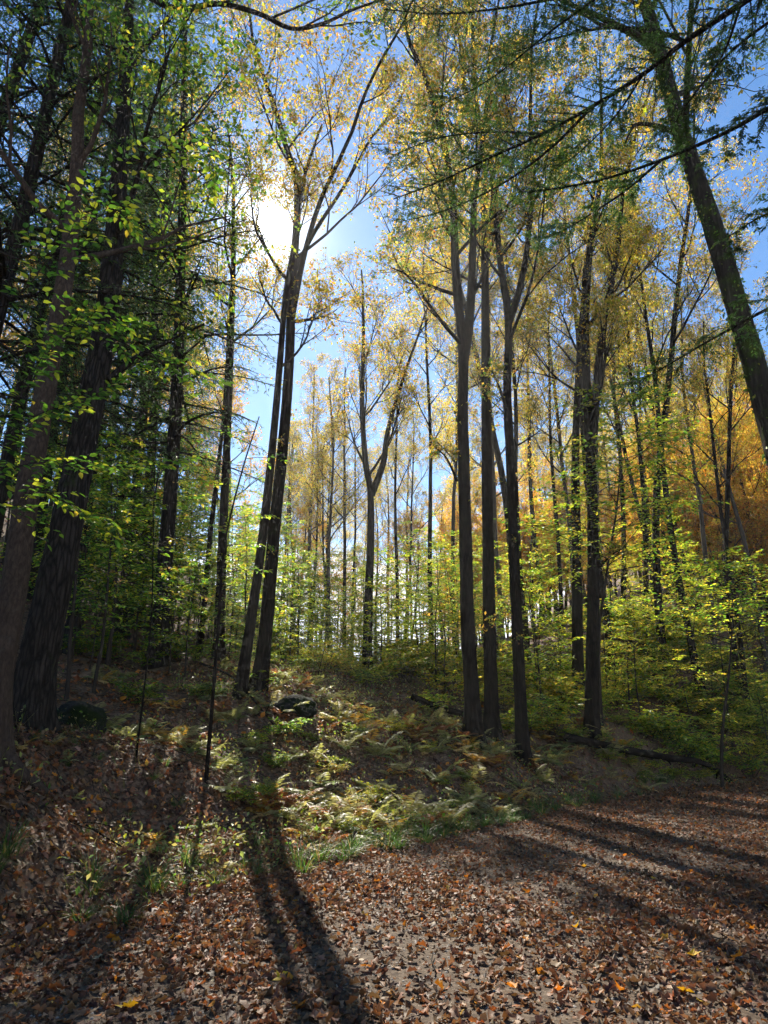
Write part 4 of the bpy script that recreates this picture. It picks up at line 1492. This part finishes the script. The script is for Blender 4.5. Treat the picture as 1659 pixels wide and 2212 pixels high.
def put_tuft(px, Y, sc, raw=False):
    x, y, z = at_px(px, Y, raw)
    if blocked(x, y, -0.12):
        return
    o = new("grass_tuft", TUFTS[int(RNG.integers(0, 5))], None, (x, y, z - 0.01))
    o.rotation_euler = (0, 0, RNG.uniform(0, 6.28))
    o.scale = (sc * RNG.uniform(0.8, 1.2), sc * RNG.uniform(0.8, 1.2), sc)
    tag(o, None, 'grass', 'grass tufts beside the path')
    REG.append((o, 'grass tuft'))


for e0, e1, cnt in [(4, 5, 22), (5, 6, 18), (6, 7, 16), (7, 8, 10), (3, 4, 18)]:
    for i in range(cnt):
        t = (i + RNG.uniform(0, 1)) / cnt
        p = EDGE[e0] * (1 - t) + EDGE[e1] * t
        d = unit(EDGE[e1] - EDGE[e0])
        off = RNG.uniform(0.0, 0.55) if e0 > 3 else RNG.uniform(0.0, 1.3)
        q = p + np.array([-d[1], d[0]]) * off
        px, _ = proj(np.array([q[0], q[1], Hs(q[0], q[1])]))
        put_tuft(px, q[1], RNG.uniform(0.7, 1.4), True)
for i in range(24):
    put_tuft(RNG.uniform(10, 560), RNG.uniform(7.0, 9.8), RNG.uniform(0.4, 0.85))

# ------------------------------------------------------------------ shrubs and low plants
def shrub(seed, pal, n_stem, hgt, reach, lsize):
    rng = np.random.default_rng(seed)
    st, fo = Acc(), Acc()
    for i in range(n_stem):
        a = rng.uniform(0, 6.28)
        q = grow(rng, (rng.uniform(-0.15, 0.15), rng.uniform(-0.15, 0.15), -0.05), unit(np.array([math.cos(a) * 0.6, math.sin(a) * 0.6, 1])), hgt * rng.uniform(0.6, 1.1), 5, 0.1, -0.02)
        tube(st, q, np.linspace(0.007, 0.003, 6), 4)
        for k in range(4):
            p, d = at(q, 0.35 + 0.6 * k / 4 + rng.uniform(0, 0.1))
            b = rng.uniform(0, 6.28)
            r = grow(rng, p, unit(np.array([math.cos(b), math.sin(b), 0.35])), reach * rng.uniform(0.5, 1.1), 4, 0.1, -0.03)
            spray(rng, fo, r, 0.004, 4, 0.22, lsize, pal, 5)
    return st.mesh("stem", [M_TWIG]), fo.mesh("foliage", [M_TWIG, M_LEAF], smooth=False)


SHR = dict(green=[shrub(151, PAL_GREEN, 8, 0.8, 0.5, 0.085), shrub(152, PAL_GREEN, 7, 0.55, 0.45, 0.08)],
           bright=[shrub(153, PAL_BRIGHT, 8, 0.9, 0.55, 0.085), shrub(154, PAL_BRIGHT, 8, 0.65, 0.5, 0.08)],
           yellow=[shrub(155, PAL_YG, 8, 0.85, 0.55, 0.085)])
SLOOK = dict(green='dark green low bush', bright='light green low bush', yellow='yellowish low bush')


def shrubs(count, px0, px1, Y0, Y1, kinds, s0=0.8, s1=1.5):
    for i in range(count):
        px, Y = px0 + (px1 - px0) * (i + RNG.uniform(0, 1)) / count, RNG.uniform(Y0, Y1)
        kind = str(RNG.choice(kinds))
        x, y, z = at_px(px, Y)
        if blocked(x, y, 0.35):
            continue
        k = int(RNG.integers(0, len(SHR[kind])))
        o = plant_tree("bush", None, [("stem", SHR[kind][k][0]), ("foliage", SHR[kind][k][1])], (x, y, z), RNG.uniform(0, 6.28), RNG.uniform(s0, s1), 'bush', SLOOK[kind] + 'es under the trees')
        REG.append((o, SLOOK[kind]))


shrubs(42, 1180, 1780, 18.5, 26, ['green', 'bright', 'bright', 'yellow'], 1.0, 1.7)
shrubs(40, 1250, 1740, 26, 36, ['green', 'bright', 'yellow'], 1.2, 2.0)
shrubs(30, 1210, 1640, 15.8, 19.5, ['green', 'bright', 'bright', 'yellow'], 0.4, 0.7)
shrubs(36, 1340, 1800, 23, 33, ['green', 'bright', 'bright', 'yellow'], 1.1, 1.8)
shrubs(34, 840, 1240, 16, 24, ['bright', 'bright', 'yellow', 'yellow'], 0.9, 1.5)
shrubs(16, 640, 900, 17, 21, ['bright', 'yellow'], 0.8, 1.3)
shrubs(18, 130, 620, 11.5, 18, ['green'], 0.6, 1.0)
shrubs(14, 480, 760, 9.4, 12.5, ['bright', 'green'], 0.25, 0.5)
shrubs(24, 700, 1100, 10.0, 14.0, ['green', 'yellow', 'bright'], 0.25, 0.5)
shrubs(20, 480, 1000, 24, 34, ['bright', 'yellow', 'green'], 1.2, 2.0)

# ------------------------------------------------------------------ leaf litter, gravel
rng = np.random.default_rng(9)
LT = [maple_template(rng, 0.14, 0.38) for _ in range(7)]
LO = []
for _ in range(9):
    v = np.array(OV_V, float)
    v[:, 2] += 0.3 * rng.uniform(0.3, 1.2) * (v[:, 0] - 0.5) ** 2 * 2 + 0.05 * rng.standard_normal(6)
    v[:, 1] *= rng.uniform(0.8, 1.3)
    LO.append((v, OV_F))
LT += LO


def grid_leaf(rng):
    """a dry leaf close by: five lobes, rolled edges"""
    us = np.array([0, 0.18, 0.40, 0.66, 1.0])
    ws = np.array([0.03, 0.38, 0.25, 0.42, 0.0]) * rng.uniform(0.75, 1.1)
    vs_ = np.linspace(-1, 1, 3)
    roll, bend, tw = rng.uniform(0.2, 1.5) * rng.choice([1, 1, -1]), rng.uniform(-0.7, 0.9), rng.uniform(-0.5, 0.5)
    v = []
    for u, w in zip(us, ws):
        for q in vs_:
            y_ = q * w
            sweep = 0.12 * abs(q) * (1 if u > 0.1 else 0)
            a_ = y_ * roll * 3 + tw * (u - 0.5)
            v.append((u + sweep - 0.5, y_ * (1 - 0.25 * abs(roll) * abs(q)), abs(y_) ** 1.4 * roll * 1.1 + bend * (u - 0.5) ** 2 + tw * (u - 0.5) * y_ * 2 + 0.03 * rng.standard_normal()))
    f = np.array([[i * 3 + j, (i + 1) * 3 + j, (i + 1) * 3 + j + 1, i * 3 + j + 1] for i in range(4) for j in range(2)])
    return np.array(v), [f]


LN = [grid_leaf(rng) for _ in range(16)]


def ground_normal(x, y):
    e = 0.08
    gx = (H(x + e, y) - H(x - e, y)) / (2 * e)
    gy = (H(x, y + e) - H(x, y - e)) / (2 * e)
    return unit(np.stack([-gx, -gy, np.ones_like(gx)], -1))


def litter(name, label, x, y, sizes, pal, tilt, lift, LT=LT, smooth=False):
    n = len(x)
    nr = ground_normal(x, y)
    pos = np.stack([x, y, H(x, y) + rng.uniform(0.004, 1.0, n) ** 1.5 * lift + 0.004], -1)
    nr = unit(nr + rng.standard_normal((n, 3)) * tilt)
    nr[:, 2] = np.abs(nr[:, 2])
    d = rng.standard_normal((n, 3))
    d -= nr * (d * nr).sum(-1, keepdims=True)
    R = frames(d, nr)
    flip = rng.uniform(0, 1, n) < 0.35
    R[flip, :, 2] *= -1
    R[flip, :, 1] *= -1
    col = pick(rng, n, pal)
    a = Acc()
    k = rng.integers(0, len(LT), n)
    for j in range(len(LT)):
        s = k == j
        inst(a, LT[j][0], LT[j][1], pos[s], R[s], sizes[s], col[s])
    return tag(new(name, a.mesh(name, [M_LITTER], smooth=smooth)), label, 'leaves', kind='stuff')


def scatter(n, x0, x1, y0, y1, ok):
    x, y = rng.uniform(x0, x1, n), rng.uniform(y0, y1, n)
    # only what lies within a little more than the field of view
    k = ok(x, y) & (np.abs(x) < 0.62 * y + 1.5)
    return x[k], y[k]


PAL_LIT = [(BROWN, 5), (TAN, 0.9), (DBROWN, 3.5), (RUST, 1.8), ((0.20, 0.115, 0.062), 4), (ORANGE, 0.22), (GOLD, 0.08)]


def pdens(x, y):
    e = edge_dist(x, y)
    nz = np.sin(x * 1.3 + 0.7 * np.sin(y * 0.9)) * np.sin(y * 0.8 + 1.1 * np.sin(x * 0.7)) + 0.5 * np.sin(2.9 * x + y) * np.sin(2.3 * y - x)
    track = np.exp(-((e + 2.3) / 1.1) ** 2) * np.clip((13 - y) / 5, 0, 1) * (0.75 + 0.5 * np.sin(x * 2.2 + y * 1.3))
    return np.clip(0.85 + 0.25 * nz - 0.72 * track, 0.22, 1)


x, y = scatter(74000, -5, 9, 3.4, 9, lambda x, y: (edge_dist(x, y) < 0.6) & (rng.uniform(0, 1, len(x)) < pdens(x, y)))
litter("leaf_litter", "dry brown leaves strewn over the near part of the path", x, y, 0.030 + 0.058 * rng.uniform(0, 1, len(x)) ** 1.4, PAL_LIT, 0.45, 0.035, LN, True)
x, y = scatter(92000, -4, 16, 9, 17, lambda x, y: (edge_dist(x, y) < 0.1) & (rng.uniform(0, 1, len(x)) < pdens(x, y)))
litter("leaf_litter", "dry brown leaves strewn over the middle of the path", x, y, rng.uniform(0.030, 0.075, len(x)), PAL_LIT, 0.45, 0.04)
x, y = scatter(40000, 3, 24, 16.5, 27, lambda x, y: (edge_dist(x, y) < 0.2))
litter("leaf_litter", "brown leaves covering the far bend of the path", x, y, rng.uniform(0.06, 0.11, len(x)), PAL_LIT, 0.5, 0.05)
x, y = scatter(56000, -12, 14, 5, 20, lambda x, y: (edge_dist(x, y) > 0.0) & (edge_dist(x, y) < 8))
litter("leaf_litter", "brown and rust leaves lying thick on the bank", x, y, rng.uniform(0.05, 0.10, len(x)), PAL_LIT + [(ORANGE, 0.5), (RUST, 1.5)], 0.36, 0.05)
x, y = scatter(17000, -8, 1, 5.5, 11.5, lambda x, y: (edge_dist(x, y) > 0.0) & (edge_dist(x, y) < 5.5))
litter("leaf_litter", "curled dry leaves heaped on the left bank near the path", x, y, rng.uniform(0.04, 0.10, len(x)), PAL_LIT, 0.5, 0.06, LN, True)
x, y = scatter(20000, -26, 26, 14, 36, lambda x, y: (edge_dist(x, y) > 0.3))
litter("leaf_litter", "fallen leaves on the wooded slope behind", x, y, rng.uniform(0.10, 0.18, len(x)), PAL_LIT + [(ORANGE, 1.5)], 0.35, 0.05)

# fine tangle of low herbs and dry stalks over the bank
a = Acc()
x, y = scatter(52000, -11, 13, 7, 24, lambda x, y: (edge_dist(x, y) > 0.15) & (edge_dist(x, y) < 9) & (np.sin(x * 1.7 + 1.3 * np.sin(y * 1.1)) * np.sin(y * 1.5 + np.sin(x * 1.9)) + 0.4 * np.sin(4.3 * x + 2.9 * y) + 0.3 * rng.standard_normal(len(x)) + np.clip((x + 3) / 4, -0.6, 0.35) > 0.0))
n = len(x)
hh = rng.uniform(0, 1, n) ** 1.6 * 0.30
base = np.stack([x, y, H(x, y)], -1)
col = pick(rng, n, [((0.20, 0.25, 0.09), 4), (OLIVE, 3), ((0.36, 0.30, 0.14), 4), (GREEN, 2), (RUST, 1.2), (YGREEN, 1.5)])
inst(a, RH_V, RH_F, base + np.stack([0 * hh, 0 * hh, hh + 0.02], -1), frames(rng.standard_normal((n, 3)) + np.array([0, 0, 0.2]), np.tile([0, 0, 1.0], (n, 1)) + 0.5 * rng.standard_normal((n, 3))), rng.uniform(0.03, 0.085, n), col)
k = rng.uniform(0, 1, n) < 0.35
m_ = int(k.sum())
inst(a, [(0, -0.006, 0), (0, 0.006, 0), (1, 0, 0.06)], [np.array([[0, 1, 2]])], base[k], frames(np.tile([0, 0, 1.0], (m_, 1)) + 0.45 * rng.standard_normal((m_, 3)), rng.standard_normal((m_, 3))), rng.uniform(0.12, 0.42, m_), col[k] * 0.9)
tag(new("undergrowth", a.mesh("undergrowth", [M_FERN], smooth=False)), "fine tangle of low herbs and dry stalks covering the bank", 'undergrowth', kind='stuff')

# crumbled leaf bits on the trodden ground
a = Acc()
x, y = scatter(42000, -5, 9, 3.4, 12, lambda x, y: (edge_dist(x, y) < 0.2) & (rng.uniform(0, 1, len(x)) > 0.7 * pdens(x, y)))
n = len(x)
inst(a, RH_V, RH_F, np.stack([x, y, H(x, y) + 0.008], -1), frames(rng.standard_normal((n, 3)), np.tile([0, 0, 1.0], (n, 1)) + 0.45 * rng.standard_normal((n, 3))),
     rng.uniform(0.010, 0.038, n), pick(rng, n, PAL_LIT))
tag(new("leaf_crumbs", a.mesh("leaf_crumbs", [M_LITTER], smooth=False)), "crumbled brown leaf bits on the trodden path", 'leaves', kind='stuff')

# small dead twigs among the leaves
a = Acc()
x, y = scatter(2600, -9, 12, 4, 19, lambda x, y: (edge_dist(x, y) > 0.1) | (rng.uniform(0, 1, len(x)) < 0.06))
for xx, yy in zip(x[:1500], y[:1500]):
    az_ = rng.uniform(0, 6.28)
    L_ = rng.uniform(0.12, 0.6)
    q = np.array([(xx + math.cos(az_) * L_ * t + 0.03 * rng.standard_normal(), yy + math.sin(az_) * L_ * t + 0.03 * rng.standard_normal(), 0) for t in (0, 0.35, 0.7, 1)])
    q[:, 2] = H(q[:, 0], q[:, 1]) + 0.02 + 0.02 * rng.uniform(0, 1, 4)
    tube(a, q, np.linspace(0.006, 0.003, 4) * rng.uniform(0.6, 1.4), 4, cap=False)
tag(new("twig_litter", a.mesh("twig_litter", [M_TWIG])), "small dead twigs lying among the leaves", 'twigs', kind='stuff')

a = Acc()
x, y = scatter(9000, -4, 6, 3.4, 12, lambda x, y: on_path(x, y) & (rng.uniform(0, 1, len(x)) > 0.75 * pdens(x, y)))
n = len(x)
tv = np.array([(1, 0, 0), (-1, 0, 0), (0, 1, 0), (0, -1, 0), (0, 0, 0.7), (0, 0, -0.5)], float)
tf = np.array([[0, 2, 4], [2, 1, 4], [1, 3, 4], [3, 0, 4]])
inst(a, tv, tf, np.stack([x, y, H(x, y) + 0.006], -1), frames(rng.standard_normal((n, 3)) * np.array([1, 1, 0.2]), np.tile([0, 0, 1.0], (n, 1)) + 0.2 * rng.standard_normal((n, 3))),
     rng.uniform(0.004, 0.016, n), np.ones((n, 3)))
tag(new("gravel", a.mesh("gravel", [M_PEBBLE])), "small grey pebbles on bare patches of the path", 'gravel', kind='stuff')

# single bright leaves lying on the path
FL = [maple_template(np.random.default_rng(200 + i), 0.10, 0.20) for i in range(4)]
FLM = []
for i, (v, f) in enumerate(FL):
    for c in ((0.62, 0.40, 0.02), (0.60, 0.24, 0.02)):
        a = Acc()
        a.add(v - np.array([0.35, 0, 0]), f, 0, c)
        FLM.append(a.mesh("fallen_leaf", [M_LITTER], smooth=False))
for px, py, k, s, lb in [(607, 2125, 0, 0.105, "bright yellow leaf lying alone on the shadowed gravel, nearest the bottom middle"),
                         (640, 1985, 5, 0.09, "orange leaf in the sunlit patch just above the lone yellow leaf"),
                         (1245, 2012, 2, 0.10, "yellow leaf on the sunlit leaves below the bank of ferns"),
                         (1495, 2075, 4, 0.11, "golden yellow upright leaf on the shadowed right side of the path"),
                         (1595, 2078, 1, 0.10, "orange leaf lying right of the golden upright leaf"),
                         (1485, 2155, 6, 0.11, "yellow leaf among brown ones close to the bottom right corner"),
                         (1340, 2150, 3, 0.11, "amber leaf lying between the bottom edge and the golden upright leaf"),
                         (1105, 2145, 5, 0.11, "orange leaf on the path's dark shadow near the bottom edge"),
                         (1262, 1878, 2, 0.10, "small yellow leaf on the path beyond the long shadow"),
                         (790, 2100, 7, 0.09, "orange leaf on pale gravel beside the long trunk shadow"),
                         (275, 2190, 0, 0.12, "yellow leaf at the bottom left among gravel"),
                         (30, 2060, 4, 0.11, "yellow leaf at the left edge among grass"),
                         (1140, 1935, 3, 0.10, "orange-red leaf at the sunlit middle of the path")]:
    v = -(py - 1106.0) / FPX
    wy, wz = CP - SP * v, SP + CP * v
    Y = 1.6 / -wz * wy
    for _ in range(20):
        g = P(px, py, Y)
        Y -= 0.5 * (Hs(g[0], g[1]) - g[2]) * wy / max(-wz, 0.05)
    g = P(px, py, Y)
    o = new("fallen_leaf", FLM[k % len(FLM)], None, (g[0], g[1], Hs(g[0], g[1]) + 0.04))
    o.rotation_euler = (RNG.uniform(-0.5, 0.3), RNG.uniform(-0.4, 0.4), RNG.uniform(0, 6.28))
    o.scale = (s,) * 3
    tag(o, lb, 'leaf', 'bright leaves on the path')

# ------------------------------------------------------------------ telling look-alikes apart
LAND = [("the brown trunk at the left edge", 40, 7.4), ("the thick furrowed trunk", 130, 8.9), ("the tall straight hemlock", 340, 14.3), ("the slim dark trunk", 478, 16),
        ("the twin leaning trunks", 550, 13.2), ("the mossy boulder among ferns", 640, 12.9), ("the forked tree against open sky", 798, 20), ("the tall forked central trunk", 1015, 14),
        ("the knobbly central trunk", 1120, 14.2), ("the stout lone trunk", 1280, 17.0), ("the long fallen branch", 1450, 18.5), ("the pale yellow beech sapling", 1520, 20.5), ("the leaning mossy trunk", 1640, 20)]
bins = {}
bpy.context.view_layer.update()
for o, look in REG:
    p = np.array(o.location)
    px, py = proj(p)
    nm, lx, lY = min(LAND, key=lambda q: abs(q[1] - px) / 120 + abs(YM(q[2]) - p[1]) / 14)
    dY = p[1] - YM(lY)
    rel = "far behind" if dY > 9 else "behind" if dY > 1.0 else "in front of" if dY < -1.0 else "beside"
    bins.setdefault((look, rel, nm), []).append((px, o))
ORD = ["first", "second", "third", "fourth", "fifth", "sixth", "seventh", "eighth", "ninth", "tenth", "eleventh", "twelfth", "thirteenth", "fourteenth", "fifteenth",
       "sixteenth", "seventeenth", "eighteenth", "nineteenth", "twentieth"]
ORD += [t_ + "-" + u_ for t_ in ("twenty", "thirty", "forty") for u_ in ORD[:9]]
for (look, rel, nm), lst in bins.items():
    lst.sort(key=lambda q: q[0])
    for i, (px, o) in enumerate(lst):
        if len(lst) == 1:
            o['label'] = f"{look} {rel} {nm}"
        elif i == 0:
            o['label'] = f"leftmost {look} {rel} {nm}"
        elif i == len(lst) - 1:
            o['label'] = f"rightmost {look} {rel} {nm}"
        else:
            o['label'] = f"{ORD[min(i, len(ORD) - 1)]} {look} from left {rel} {nm}"

# ------------------------------------------------------------------ added scattering volume, stands in for veiling lens glare round the sun
hm = bpy.data.meshes.new("glare_veil")
hx, hy0, hy1, hz0, hz1 = 345, -345, 375, -14.0, 52.0
hm.from_pydata([(-hx, hy0, hz0), (hx, hy0, hz0), (hx, hy1, hz0), (-hx, hy1, hz0), (-hx, hy0, hz1), (hx, hy0, hz1), (hx, hy1, hz1), (-hx, hy1, hz1)], [],
               [(0, 3, 2, 1), (4, 5, 6, 7), (0, 1, 5, 4), (1, 2, 6, 5), (2, 3, 7, 6), (3, 0, 4, 7)])
m, nt, out_ = nodes("glare_veil_volume")
pv = nt.nodes.new("ShaderNodeVolumePrincipled")
pv.inputs['Color'].default_value = (0.95, 0.97, 1.0, 1)
pv.inputs['Density'].default_value = 0.00048
pv.inputs['Anisotropy'].default_value = 0.62
nt.links.new(pv.outputs[0], out_.inputs['Volume'])
hm.materials.append(m)
tag(new("glare_veil", hm), "added thin volume standing in for the veil of lens glare", "glare_veil", kind='stuff')
